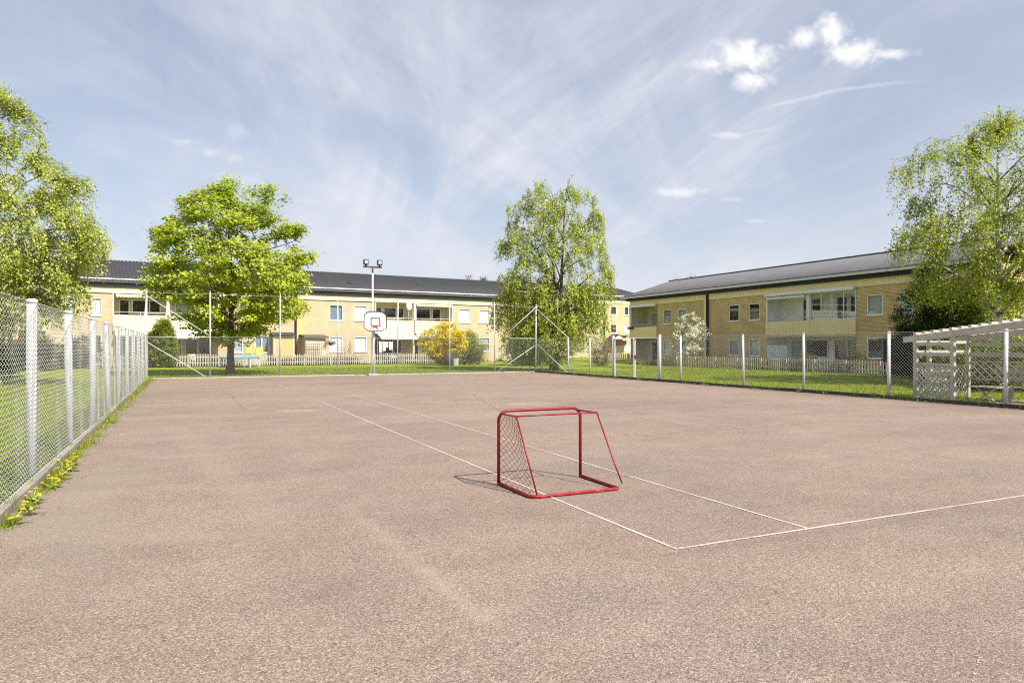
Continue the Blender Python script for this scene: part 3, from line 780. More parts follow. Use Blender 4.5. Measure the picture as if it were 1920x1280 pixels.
# ------------------------------------------------------------------ houses
def wall_holes(mb, x0, x1, z0, z1, holes, y=0.0, reveal=None):
    xs = sorted({x0, x1, *[h[0] for h in holes], *[h[1] for h in holes]}); zs = sorted({z0, z1, *[h[2] for h in holes], *[h[3] for h in holes]})
    xs = [x for x in xs if x0 <= x <= x1]; zs = [z for z in zs if z0 <= z <= z1]
    for i in range(len(xs)-1):
        for j in range(len(zs)-1):
            cx, cz = (xs[i]+xs[i+1])/2, (zs[j]+zs[j+1])/2
            if any(h[0] < cx < h[1] and h[2] < cz < h[3] for h in holes): continue
            mb.quad((xs[i], y, zs[j]), (xs[i+1], y, zs[j]), (xs[i+1], y, zs[j+1]), (xs[i], y, zs[j+1]))
    for h in holes:
        d_ = h[4] if len(h) > 4 else .16
        if d_ <= 0: continue
        a_, b_, c_, e_ = h[:4]
        mb.quad((a_, y, c_), (a_, y, e_), (a_, y+d_, e_), (a_, y+d_, c_)); mb.quad((b_, y, e_), (b_, y, c_), (b_, y+d_, c_), (b_, y+d_, e_))
        mb.quad((a_, y, e_), (b_, y, e_), (b_, y+d_, e_), (a_, y+d_, e_)); mb.quad((b_, y, c_), (a_, y, c_), (a_, y+d_, c_), (b_, y+d_, c_))
def window(parent, x0, x1, z0, z1, y=0.0, kind='blind', mull=(), fw=.075, sill=True, name='window', zm=(), deep=True):
    e = .003; x0 += e; x1 -= e; z0 += e; z1 -= e
    fr = MB(); ya, yb = y+.02, y+.10
    fr.box(x0, x0+fw, ya, yb, z0, z1); fr.box(x1-fw, x1, ya, yb, z0, z1)
    fr.box(x0+fw, x1-fw, ya+.001, yb, z0, z0+fw); fr.box(x0+fw, x1-fw, ya+.001, yb, z1-fw, z1)
    for m in mull: fr.box(m-.045, m+.045, ya+.002, yb, z0+fw, z1-fw)
    for zz in zm: fr.box(x0+fw, x1-fw, ya+.004, yb, zz-.03, zz+.03)
    o = fr.build(name, M['white'], parent)
    MB().quad((x0+fw, ya+.045, z0+fw), (x1-fw, ya+.045, z0+fw), (x1-fw, ya+.045, z1-fw), (x0+fw, ya+.045, z1-fw)).build('pane', M['glass'], o)
    b = MB(); yy = y+(.145 if deep else .085)
    if kind in ('blind', 'blindg'):
        n = 1; zb = z0+.02
        b.quad((x0+.02, yy, zb), (x1-.02, yy, zb), (x1-.02, yy, z1), (x0+.02, yy, z1)); b.build('blind', M['blind' if kind == 'blind' else 'blindg'], o)
    elif kind == 'curtain':
        pts = []; n = 28
        for i in range(n+1):
            xx = x0+.02+(x1-x0-.04)*i/n; pts.append((xx, yy+.02+.02*sin(i*1.9)))
        for i in range(n): b.quad((*pts[i], z0), (*pts[i+1], z0), (*pts[i+1], z1), (*pts[i], z1))
        b.build('curtain', M['curtain'], o)
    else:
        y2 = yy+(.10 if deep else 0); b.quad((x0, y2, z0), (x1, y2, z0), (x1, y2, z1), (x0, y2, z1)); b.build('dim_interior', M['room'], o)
    if sill: MB().box(x0-.04, x1+.04, y-.06, y+.018, z0-.045, z0+.005).build('sill', M['white'], o)
    return o
def recess(parent, x0, x1, z0, z1, d_, mat, y=0.004, name='loggia'):
    mb = MB(); a, b, c, e = x0, x1, z0, z1
    mb.quad((a, y+d_, c), (b, y+d_, c), (b, y+d_, e), (a, y+d_, e)); mb.quad((a, y, c), (a, y+d_, c), (a, y+d_, e), (a, y, e))
    mb.quad((b, y+d_, c), (b, y, c), (b, y, e), (b, y+d_, e)); mb.quad((a, y, e), (a, y+d_, e), (b, y+d_, e), (b, y, e)); mb.quad((a, y, c), (b, y, c), (b, y+d_, c), (a, y+d_, c))
    return mb.build(name, mat, parent)
def roof_sheet(parent, x0, x1, ye, ze, yr, zr, yb, zb, mat, period=.2, amp=.022, name='roof', edge_mat=None, edge=.14, xr0=0.0, xr1=0.0):
    n = int((x1-x0)/period)*4; xs = np.linspace(x0, x1, n+1)
    prof = np.tile([0, 1, 1, 0], n//4+1)[:n+1]*amp
    tt = np.linspace(0, 1, 2)
    rows = []
    fx = (xs-x0)/(x1-x0)
    xr = x0+xr0+fx*(x1-x0-xr0-xr1)       # hipped ends draw the ridge in
    rows.append(np.stack([xs, np.full(n+1, ye), ze+prof], 1)); rows.append(np.stack([xr, np.full(n+1, yr), zr+prof], 1)); rows.append(np.stack([xs, np.full(n+1, yb), zb+prof], 1))
    low = [r_row-np.array([0, 0, .05]) for r_row in rows]
    Vv = np.concatenate(rows+low); m = n+1
    i = np.arange(n)
    f = lambda a, b: np.stack([a*m+i, a*m+i+1, b*m+i+1, b*m+i], 1)
    Fq = [f(0, 1), f(1, 2), f(4, 3), f(5, 4), f(3, 0), f(2, 5)]
    for k in (0, n):
        for a, b in ((0, 1), (1, 2)): Fq.append(np.array([[a*m+k, b*m+k, (b+3)*m+k, (a+3)*m+k]]))
    o = np_mesh(name, Vv, [np.concatenate(Fq)], mat, parent)
    if edge_mat:
        a = np.stack([xs, np.full(n+1, ye-.012), ze+prof+.004], 1); b = a-np.array([0, 0, edge]); b[:, 2] -= prof*1.2
        Vv = np.concatenate([a, b]); np_mesh('eave_edge', Vv, np.stack([i, i+1, m+i+1, m+i], 1), edge_mat, o)
    return o
def railing(parent, x0, x1, z, y=-.04, mat='white'):
    mb = MB(); mb.tube([(x0, y, z+.22), (x1, y, z+.22)], .022, 6); n = max(2, int((x1-x0)/1.4))
    for i in range(n+1): mb.tube([(x0+(x1-x0)*i/n, y, z-.02), (x0+(x1-x0)*i/n, y, z+.22)], .014, 6)
    return mb.build('railing', M[mat], parent, True)
def awning(parent, x0, x1, z, out_, drop, mat, y=-.02, valance=.16, name='awning'):
    mb = MB(); n = int((x1-x0)/.22); xs = np.linspace(x0, x1, n*4+1)
    mb.quad((x0, y, z), (x1, y, z), (x1, y-out_, z-drop), (x0, y-out_, z-drop))
    mb.quad((x0, y, z-.015), (x0, y-out_, z-drop-.015), (x1, y-out_, z-drop-.015), (x1, y, z-.015))
    for i in range(len(xs)-1):
        za = z-drop-valance*(.7+.3*abs(sin(pi*i/4))); zb_ = z-drop-valance*(.7+.3*abs(sin(pi*(i+1)/4)))
        mb.quad((xs[i], y-out_-.004, z-drop), (xs[i+1], y-out_-.004, z-drop), (xs[i+1], y-out_-.004, zb_), (xs[i], y-out_-.004, za))
    return mb.build(name, mat, parent)

# --- house A, the long block across the far lawn
dirA = np.array([2154.0, F]); dirA /= np.linalg.norm(dirA); rzA = atan2(dirA[1], dirA[0]); nA = np.array([-dirA[1], dirA[0]])
OA = np.array(gpt(590, 63.0))
A = thing('apartment_house', 'long two storey yellow brick block with black ribbed roof across the far lawn', 'house', tuple(OA), rzA)
def ax(px, y=0.0): return float(on_line(px, OA+nA*y, dirA))
def az(px, py, y=0.0):
    P_ = OA+nA*y+dirA*ax(px, y); return H+(647-py)/F*P_[1]
xl, xr = -38.0, ax(985)
zB, zT = 5.68, 6.48
upw, low = (3.85, 5.30), (.95, 2.42)
holes = []; wins = []
def wA(p0, p1, zz, kind, **kw):
    h = (ax(p0), ax(p1), zz[0], zz[1]); holes.append(h); wins.append((h, kind, kw))
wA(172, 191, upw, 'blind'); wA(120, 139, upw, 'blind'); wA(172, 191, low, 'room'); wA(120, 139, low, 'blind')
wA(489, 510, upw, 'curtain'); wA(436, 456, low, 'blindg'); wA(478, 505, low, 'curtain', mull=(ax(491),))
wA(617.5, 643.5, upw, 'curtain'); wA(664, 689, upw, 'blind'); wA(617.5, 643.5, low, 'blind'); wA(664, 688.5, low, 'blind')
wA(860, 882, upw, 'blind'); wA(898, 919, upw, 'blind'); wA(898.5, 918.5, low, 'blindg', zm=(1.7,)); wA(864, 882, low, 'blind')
logs = [(ax(212), ax(312)), (ax(312)+.22, ax(409)), (ax(703.5), ax(774)), (ax(778), ax(847.5)), (ax(-60), ax(10)), (ax(14), ax(85))]
for a_, b_ in logs: holes.append((a_, b_, 3.98, 5.72 if False else zB-.001, 0)); holes.append((a_, b_, 0.0, 2.74, 0))
mb = MB(); wall_holes(mb, xl, xr, -.1, zT, holes)
mb.quad((xl, 11, -.1), (xl, 0, -.1), (xl, 0, zT), (xl, 11, zT)); mb.quad((xr, 0, -.1), (xr, 11, -.1), (xr, 11, zT), (xr, 0, zT)); mb.quad((xr, 11, -.1), (xl, 11, -.1), (xl, 11, zT), (xr, 11, zT))
mb.build('wall', M['brickA'], A)
for h, k, kw in wins: window(A, *h[:4], kind=k, **kw)
MB().box(xl, xr+.02, -.07, -.003, zB, 6.2).build('cladding_band', M['cream'], A)
MB().box(xl-.1, xr+.1, -.20, -.072, 6.17, 6.47).build('fascia', M['fascia'], A)
MB().box(xl, xr+.02, -.035, -.004, zB-.05, zB-.004).build('flashing', M['dark'], A)
zrA = az(207, 490, 5.6)
zrA2 = az(928, 525.8, 5.6); print('ridge A', zrA, zrA2)
roof_sheet(A, xl-.3, xr+.35, -.27, 6.52, 5.6, (zrA+zrA2)/2, 11.7, 6.52, M['roof'], .28, .055, edge_mat=M['roof'], edge=.06)
slope = ((zrA+zrA2)/2-6.52)/5.87
mb = MB(); mb.tube([(xl, .10, 6.52+.37*slope+.13), (ax(934), .10, 6.52+.37*slope+.13)], .05, 8)
for x in np.arange(xl, ax(933), 1.5): mb.box(x, x+.03, .08, .12, 6.52+.37*slope, 6.52+.37*slope+.12)
mb.build('snow_rail', M['white'], A)
mb = MB()
for px in (668, 800, 345): 
    x = ax(px); mb.box(x-.06, x+.06, 2.0, 2.1, 6.5+2.7*slope, 6.5+2.7*slope+.22)
mb.build('roof_vent', M['dark'], A)
for px in (554, 20):
    x = ax(px); MB().box(x-.06, x+.06, -.17, -.075, 0, 6.2).build('downpipe', M['fascia'], A)
    MB().box(ax(px+2.4), ax(px+14.5), -.03, -.003, 0, zB-.055).build('pilaster', M['ochreplain'], A)
for i, (a_, b_) in enumerate(logs):
    rc_ = recess(A, a_, b_, 3.98, zB-.004, 1.5, M['recess'] if i < 4 else M['recessW'])
    w_ = b_-a_
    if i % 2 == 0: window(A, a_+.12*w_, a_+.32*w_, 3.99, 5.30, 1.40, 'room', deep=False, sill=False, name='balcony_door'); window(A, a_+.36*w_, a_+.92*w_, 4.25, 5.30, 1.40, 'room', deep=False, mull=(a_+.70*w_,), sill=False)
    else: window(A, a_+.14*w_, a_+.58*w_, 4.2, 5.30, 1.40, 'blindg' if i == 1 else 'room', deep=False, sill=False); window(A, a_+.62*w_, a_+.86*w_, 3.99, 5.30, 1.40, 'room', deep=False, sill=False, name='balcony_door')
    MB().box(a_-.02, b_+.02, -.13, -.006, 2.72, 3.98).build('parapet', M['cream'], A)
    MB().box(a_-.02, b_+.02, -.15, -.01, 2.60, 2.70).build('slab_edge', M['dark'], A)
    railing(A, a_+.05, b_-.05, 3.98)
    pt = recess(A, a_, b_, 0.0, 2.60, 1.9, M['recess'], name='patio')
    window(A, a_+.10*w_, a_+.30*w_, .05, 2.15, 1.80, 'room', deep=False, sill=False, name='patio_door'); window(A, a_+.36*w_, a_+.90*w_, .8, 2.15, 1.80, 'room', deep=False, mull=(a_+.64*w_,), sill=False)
for px in (212, 409, 703.5, 847.5): 
    x = ax(px); MB().box(x-.05, x+.05, -.10, -.012, 2.7, zB-.06).build('corner_post', M['white'], A)
for px in (312, 776):
    x = ax(px)+.1; MB().box(x-.12, x+.12, -.10, -.014, 3.99, zB-.06).build('dividing_post', M['white'], A)
for px0, px1 in ((778, 847), (214, 311), (316, 408)): awning(A, ax(px0)+.1, ax(px1)-.1, zB-.06, .25, .06, M['awning'], valance=.2)
awning(A, ax(706), ax(775), 2.68, 1.15, .42, M['awning'], y=-.14, valance=.12)
awning(A, ax(779), ax(846), 2.68, .5, .25, M['awningw'], y=-.14, valance=.1)
awning(A, ax(315), ax(405), 2.70, .9, .48, M['awningw'], y=-.14, valance=.1)
awning(A, ax(215), ax(305), 2.70, .6, .3, M['awning'], y=-.14, valance=.1)

# ochre store and entrance hut against house A
def onA(px, y): P_ = OA+nA*y+dirA*ax(px, y); return (P_[0], P_[1], 0)
st = thing('garden_store', 'ochre boarded store with white corner boards against the long brick block', 'shed', onA(532.5, -1.0), rzA)
w_ = (ax(552, -1.0)-ax(513, -1.0))/2
MB().box(-w_+.08, w_-.08, 0, .98, 0, 2.3).build('wall', M['ochreplain'], st)
mb = MB()
for k in range(14): mb.box(-w_+.1, w_-.1, -.018, -.002, .08+k*.16, .08+k*.16+.145)
mb.build('boarding', M['ochreplain'], st)
mb = MB(); mb.box(-w_, -w_+.1, -.04, .06, 0, 2.36); mb.box(w_-.1, w_, -.04, .06, 0, 2.36); mb.box(-w_+.101, w_-.101, -.038, -.02, 2.28, 2.42); mb.build('trim', M['white'], st)
MB().add([(-w_-.1, -.25, 2.42), (w_+.1, -.25, 2.42), (w_+.1, .98, 2.66), (-w_-.1, .98, 2.66), (-w_-.1, -.25, 2.50), (w_+.1, -.25, 2.50), (w_+.1, .98, 2.74), (-w_-.1, .98, 2.74)], [(0,3,2,1),(4,5,6,7),(0,1,5,4),(1,2,6,5),(2,3,7,6),(3,0,4,7)]).build('roof', M['dark'], st)
hu = thing('entrance_hut', 'small cream hut with mossy roof and ochre side wall by the long block', 'shed', onA(592, -1.5), rzA)
w_ = (ax(613, -1.5)-ax(571, -1.5))/2
MB().box(-w_+.1, w_-.1, 0, 1.48, 0, 2.25).build('wall', M['render'], hu)
MB().add([(-w_+.085, 0, 0), (-w_+.085, 0, 2.25), (-w_+.085, 1.48, 2.25), (-w_+.085, 1.48, 0)], [(0, 1, 2, 3)]).build('side_wall', M['ochreplain'], hu)
MB().add([(-w_-.1, -.25, 2.26), (w_+.1, -.25, 2.22), (w_+.1, 1.48, 2.42), (-w_-.1, 1.48, 2.42), (-w_-.1, -.25, 2.40), (w_+.1, -.25, 2.36), (w_+.1, 1.48, 2.56), (-w_-.1, 1.48, 2.56)], [(0,3,2,1),(4,5,6,7),(0,1,5,4),(1,2,6,5),(2,3,7,6),(3,0,4,7)]).build('roof', plain('mossy_roof_felt', (.13, .11, .08), .9, var=.4, scale=8), hu)
tr = thing('trellis', 'dark square wire trellis leaning on the cream hut', 'trellis', onA(588, -1.75), rzA)
mb = MB(); a_, b_ = ax(574, -1.75)-ax(588, -1.75), ax(602, -1.75)-ax(588, -1.75)
for x in np.linspace(a_, b_, 9): mb.box(x-.015, x+.015, -.02, .0, 0, 1.75)
for z in np.linspace(.15, 1.72, 8): mb.box(a_, b_, -.035, -.021, z-.015, z+.015)
mb.build('lattice', M['dark'], tr)

# satellite dish on the balcony
sd = thing('satellite_dish', 'white oval satellite dish on a pole at the balcony railing of the long block', 'satellite dish', (*onA(767, -.35)[:2], 3.98), rzA)
mb = MB(); mb.ball((0, -.02, 1.42), .30, .05, .44, 16, 8); mb.build('dish', M['white'], sd, True)
MB().tube([(0, .1, -.3), (0, .1, 1.4)], .022, 8).build('pole', M['galv'], sd, True)
MB().tube([(0, -.05, 1.1), (0, -.4, 1.3)], .015, 6).build('arm', M['galv'], sd, True)

bed('garden_bed', OA, rzA, ax(284), ax(822), -4.4, -.1, M['soil']); bed('garden_bed', OA, rzA, ax(822)+.01, ax(936), -1.2, -.1, M['soil'])
# --- house C on the right, its front parallel to the right fence
OC = W(56.8, 39.4); rzC = T-pi/2; dC = -U; nC = V
C = thing('apartment_house', 'two storey ochre brick house with mustard balcony fronts and grey roof on the right', 'house', (*OC, 0), rzC)
def cx(px, y=0.0): return float(on_line(px, OC+nC*y, dC))
def cz(px, py, y=0.0): P_ = OC+nC*y+dC*cx(px, y); return H+(647-py)/F*P_[1]
def onC(px, y): P_ = OC+nC*y+dC*cx(px, y); return (P_[0], P_[1], -.06)
xl, xr = 0.0, cx(1835)
zB, zT = 5.36, 6.22; upw, low = (3.49, 4.81), (.75, 2.10)
holes = []; wins = []
def wC(p0, p1, zz, kind, **kw):
    h = (cx(p0), cx(p1), zz[0], zz[1]); holes.append(h); wins.append((h, kind, kw))
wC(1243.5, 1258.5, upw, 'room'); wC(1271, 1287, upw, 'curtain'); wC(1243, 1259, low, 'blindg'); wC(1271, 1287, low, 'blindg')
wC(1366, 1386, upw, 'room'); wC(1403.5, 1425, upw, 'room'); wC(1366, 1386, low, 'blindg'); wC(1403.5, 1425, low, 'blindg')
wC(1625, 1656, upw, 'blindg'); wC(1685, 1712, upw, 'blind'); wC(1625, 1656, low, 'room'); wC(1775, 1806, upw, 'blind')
c0, c1 = cx(1188), cx(1233); l0, lm_, l1 = cx(1438.5), cx(1517), cx(1606)
holes += [(0.05, c1, 3.32, zB-.001, 0), (0.05, c1, 0, 2.30, 0), (l0, l1, 3.32, zB-.001, 0), (l0, l1, 0, 2.30, 0)]
mb = MB(); wall_holes(mb, xl, xr, -.3, zT, holes)
mb.quad((xl, 11.2, -.3), (xl, 1.9, -.3), (xl, 1.9, zT), (xl, 11.2, zT)); mb.quad((xr, 0, -.3), (xr, 11.2, -.3), (xr, 11.2, zT), (xr, 0, zT)); mb.quad((xr, 11.2, -.3), (xl, 11.2, -.3), (xl, 11.2, zT), (xr, 11.2, zT))
mb.build('wall', M['brickC'], C)
for h, k, kw in wins: window(C, *h[:4], kind=k, **kw)
MB().box(xl-.02, xr, -.07, -.003, zB, 5.86).build('cladding_band', M['creamC'], C)
MB().box(xl-.3, xr, -.30, -.072, 5.84, 6.18).build('fascia', M['fascia'], C)
zrC1 = cz(1690, 470, 5.6); zrC2 = cz(1262, 528, 5.6); print('ridge C', zrC1, zrC2)
zrC = (zrC1+zrC2)/2
roof_sheet(C, xl-1.2, xr, -.40, 6.26, 5.6, zrC, 11.6, 6.26, M['roofC'], .2, .045, edge_mat=M['eaveC'], edge=.15)
mb = MB(); mb.tube([(xl-1.2, 5.6, zrC+.05), (xr, 5.6, zrC+.05)], .09, 8); mb.build('ridge_cap', M['dark'], C)
MB().box(xl-1.2, xr, -.44, -.415, 6.30, 6.345).build('gutter_bead', M['dark'], C)
x = cx(1328.5); MB().box(x-.09, x+.09, -.2, -.075, -.2, 5.85).build('downpipe', M['fascia'], C)
MB().box(cx(1320), cx(1327), -.03, -.003, -.2, zB-.005).build('pilaster', M['creamC'], C)
# corner balcony and the double loggia
recess(C, .05, c1, 3.32, zB-.004, 1.8, M['recess']); recess(C, .05, c1, 0, 2.30, 1.9, M['recess'], name='patio')
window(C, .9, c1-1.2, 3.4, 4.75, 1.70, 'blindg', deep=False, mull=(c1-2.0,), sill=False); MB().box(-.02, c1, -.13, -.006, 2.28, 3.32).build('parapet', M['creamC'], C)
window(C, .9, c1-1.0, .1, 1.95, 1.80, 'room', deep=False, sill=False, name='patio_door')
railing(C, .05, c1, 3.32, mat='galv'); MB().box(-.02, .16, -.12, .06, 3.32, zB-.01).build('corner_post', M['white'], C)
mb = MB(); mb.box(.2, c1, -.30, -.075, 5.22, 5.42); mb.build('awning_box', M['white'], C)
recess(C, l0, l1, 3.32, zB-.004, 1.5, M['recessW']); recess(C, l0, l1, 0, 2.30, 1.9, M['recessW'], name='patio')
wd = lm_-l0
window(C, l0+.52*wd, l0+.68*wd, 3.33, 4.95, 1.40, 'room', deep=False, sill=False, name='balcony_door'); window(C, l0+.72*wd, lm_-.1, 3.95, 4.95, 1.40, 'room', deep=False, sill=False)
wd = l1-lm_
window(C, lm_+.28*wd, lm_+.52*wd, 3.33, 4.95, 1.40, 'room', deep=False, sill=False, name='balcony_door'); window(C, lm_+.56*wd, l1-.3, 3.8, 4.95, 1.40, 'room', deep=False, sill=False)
MB().box(l0-.03, l1+.03, -.14, -.006, 2.34, 3.32).build('parapet', M['creamC'], C)
MB().box(l0-.03, l1+.03, -.12, -.01, 2.20, 2.335).build('slab_edge', M['ochreplain'], C)
railing(C, l0+.05, lm_, 3.32, mat='galv'); railing(C, lm_, l1-.05, 3.32, -.13, mat='galv')
MB().box(lm_-.12, lm_+.12, -.12, .2, 3.33, zB-.01).build('dividing_post', M['white'], C)
MB().box(l0-.02, l0+.12, -.10, -.012, 3.33, zB-.01).build('corner_post', M['white'], C)
mb = MB(); mb.box(l0, l1, -.34, -.075, 5.18, 5.42, .03); mb.build('awning_box', M['white'], C)
awning(C, l0+.2, lm_-.15, 5.17, .28, .05, M['awningw'], y=-.02, valance=.2)
gz = MB(); n = 4
for i in range(n+1):
    x = lm_+.14+(l1-lm_-.2)*i/n; gz.box(x-.03, x+.03, -.03, .02, 3.34, 5.17)
gz.box(lm_+.17, l1-.09, -.028, .018, 5.13, 5.172); gz.box(lm_+.17, l1-.09, -.028, .018, 3.335, 3.39)
gzo = gz.build('balcony_glazing', M['white'], C)
for i in range(n):
    xa = lm_+.14+(l1-lm_-.2)*i/n+.03; xb = lm_+.14+(l1-lm_-.2)*(i+1)/n-.03
    MB().quad((xa, 0, 3.39), (xb, 0, 3.39), (xb, 0, 5.13), (xa, 0, 5.13)).build('pane', M['glass'], gzo)
window(C, l0+.5, l0+1.6, .0, 2.0, 1.80, 'blindg', deep=False, sill=False, name='patio_door'); window(C, l0+1.9, l0+3.9, .7, 2.0, 1.80, 'room', deep=False, sill=False)
window(C, lm_+.5, l1-1.0, .1, 2.0, 1.80, 'room', deep=False, mull=((lm_+l1)/2-.3,), sill=False, name='patio_door')
fb = thing('flower_box', 'dark planter box hooked on the left end of the corner balcony', 'planter', (*(OC+nC*(-.26)+dC*.35), 3.05), rzC)
MB().box(-.4, .4, -.1, .1, .1, .32, .02).build('box', M['dark'], fb)

bed('garden_bed', OC, rzC, cx(1240), cx(1662), -4.5, -.1, M['soil'])
# --- house B, three storeys, far behind the middle birch
OB = np.array(gpt(1150, 100.0))
B = thing('apartment_house', 'three storey cream block with a black hipped roof far behind the middle birch', 'house', (*OB, 0), rzA)
def bx(px, y=0.0): return float(on_line(px, OB+nA*y, dirA))
xl, xr = bx(955), bx(1232)
zT = 8.35
rows = [(5.95, 7.15), (3.35, 4.60), (.8, 2.0)]; holes = []; wins = []
for (p0, p1, kinds, mull) in ((1145, 1156, ('room', 'room', 'room'), 0), (1171, 1187, ('room', 'blind', 'blind'), 1), (1120, 1131, ('blind', 'blind', 'blind'), 0), (1062, 1078, ('blind', 'room', 'blind'), 0), (990, 1006, ('blind', 'blind', 'room'), 1), (1032, 1046, ('room', 'blind', 'room'), 0)):
    for (za, zb_), k in zip(rows, kinds):
        if k is None: continue
        h = (bx(p0), bx(p1), za, zb_); holes.append(h); wins.append((h, k, ((h[0]+h[1])/2,) if mull else ()))
mb = MB(); wall_holes(mb, xl, xr, -.1, zT, holes)
mb.quad((xl, 12, -.1), (xl, 0, -.1), (xl, 0, zT), (xl, 12, zT)); mb.quad((xr, 0, -.1), (xr, 12, -.1), (xr, 12, zT), (xr, 0, zT)); mb.quad((xr, 12, -.1), (xl, 12, -.1), (xl, 12, zT), (xr, 12, zT))
mb.build('wall', M['brickA'], B)
for h, k, m_ in wins: window(B, *h[:4], kind=k, mull=m_, sill=True)
MB().box(xl, xr, -.07, -.003, 7.55, 8.12).build('cladding_band', M['cream'], B)
MB().box(xl-.1, xr+.1, -.22, -.072, 8.1, 8.33).build('fascia', M['fascia'], B)
roof_sheet(B, xl-.4, xr+.4, -.30, 8.38, 6.0, 10.5, 12.4, 8.38, M['roof'], .2, .02, xr0=5, xr1=4)
mb = MB(); mb.tube([(xl, -.1, 8.62), (xr, -.1, 8.62)], .06, 8); mb.build('snow_rail', M['white'], B)
x = bx(1132.5); MB().box(x-.08, x+.08, -.17, -.075, 0, 8.1).build('downpipe', M['fascia'], B)
for (p0, p1, zt) in ((1134, 1160, 3.15), (1152, 1174, 3.0)):
    x0, x1 = bx(p0), bx(p1); c_ = (x0+x1)/2
    po = MB(); po.add([(x0, -1.6, zt-.75), (c_, -1.6, zt), (x1, -1.6, zt-.75), (x0, -.01, zt-.75), (c_, -.01, zt), (x1, -.01, zt-.75)], [(0, 1, 4, 3), (1, 2, 5, 4), (3, 5, 2, 0)])
    po_o = po.build('porch_roof', M['roof'], B)
    MB().add([(x0+.1, -1.595, zt-.75), (x1-.1, -1.595, zt-.75), (c_, -1.595, zt-.12)], [(0, 1, 2)]).build('gable_board', M['render'], po_o)
MB().box(bx(1155), bx(1172), -.3, -.02, 1.6, 2.25).build('porch_wall', M['redwall'], B)

# ------------------------------------------------------------------ picket fences
def picket(label, p0, p1, h, mat, z=-.06, gap=.185, group=None, name='picket_fence'):
    p0 = np.array(p0); p1 = np.array(p1); L = np.linalg.norm(p1-p0); an = atan2(*(p1-p0)[::-1])
    t = thing(name, label, 'fence', (*p0, z), an)
    mb = MB(); r2 = random.Random(int(L*100))
    x = 0
    while x < L:
        hh = h*r2.uniform(.95, 1.03); ti = r2.uniform(-.012, .012)
        mb.prism([(x, .06), (x+.082, .06), (x+.082+ti, hh-.05), (x+.041+ti, hh), (x+ti, hh-.05)], -.03+r2.uniform(-.005, .005), -.01)
        x += gap*r2.uniform(.93, 1.07)
    mb.build('pickets', mat, t)
    for zz in (h*.28, h*.74): MB().box(0, L, -.008, .035, zz, zz+.07).build('rail', mat, t)
    x = .3
    while x < L:
        MB().box(x, x+.09, .037, .12, -.1, h*.98).build('post', mat, t); x += 2.2
    return t
PA = OA+nA*(-4.6)
def pa(px): return PA+dirA*float(on_line(px, PA, dirA))
picket('weathered grey picket fence between the round bush and the yellow bush', pa(284), pa(822), .95, M['picket'])
picket('weathered grey picket fence behind the left chain link fence', pa(-70), pa(281), .95, M['picket'])
PC = W(0, 34.7)
def pc(px): return PC+U*float(on_line(px, PC, U))
picket('pale picket fence below the brick front of the right house', pc(1436), pc(1236), .82, M['picketC'])
picket('shaded picket fence in front of the patios of the right house', pc(1662), pc(1438), .82, M['picket'])
picket('short picket fence left of the gate, below the three storey block', gpt(1128, 66), gpt(1190, 66), .9, M['picket'])

# ------------------------------------------------------------------ trees and shrubs
def leaves(centres, normals, sizes, aspect, g, colors, fold=.25, axis=None):
    n = len(centres)
    nrm = normals/(np.linalg.norm(normals, axis=1)[:, None]+1e-9)
    rnd = g.normal(size=(n, 3)) if axis is None else axis+g.normal(size=(n, 3))*.45
    a = rnd-nrm*np.sum(rnd*nrm, 1)[:, None]; a /= np.linalg.norm(a, axis=1)[:, None]+1e-9
    b = np.cross(nrm, a); s = sizes[:, None]
    base = centres-a*s*.5; tip = centres+a*s*.5
    l = centres+b*s*aspect*.5+nrm*s*fold*.3; r = centres-b*s*aspect*.5+nrm*s*fold*.3
    Vv = np.stack([base, l, tip, r], 1).reshape(-1, 3)
    i = np.arange(n)[:, None]*4
    Ff = np.concatenate([i+np.array([[0, 2, 1]]), i+np.array([[0, 3, 2]])])
    return Vv, Ff, np.repeat(colors, 4, 0)
def palette(n, g, cols, jitter=.14):
    cols = np.array(cols); k = g.integers(0, len(cols), n); w = g.random(n)[:, None]
    c = cols[k]*w+cols[g.integers(0, len(cols), n)]*(1-w)
    return np.clip(c*(1+g.normal(size=(n, 1))*jitter), .004, 1)
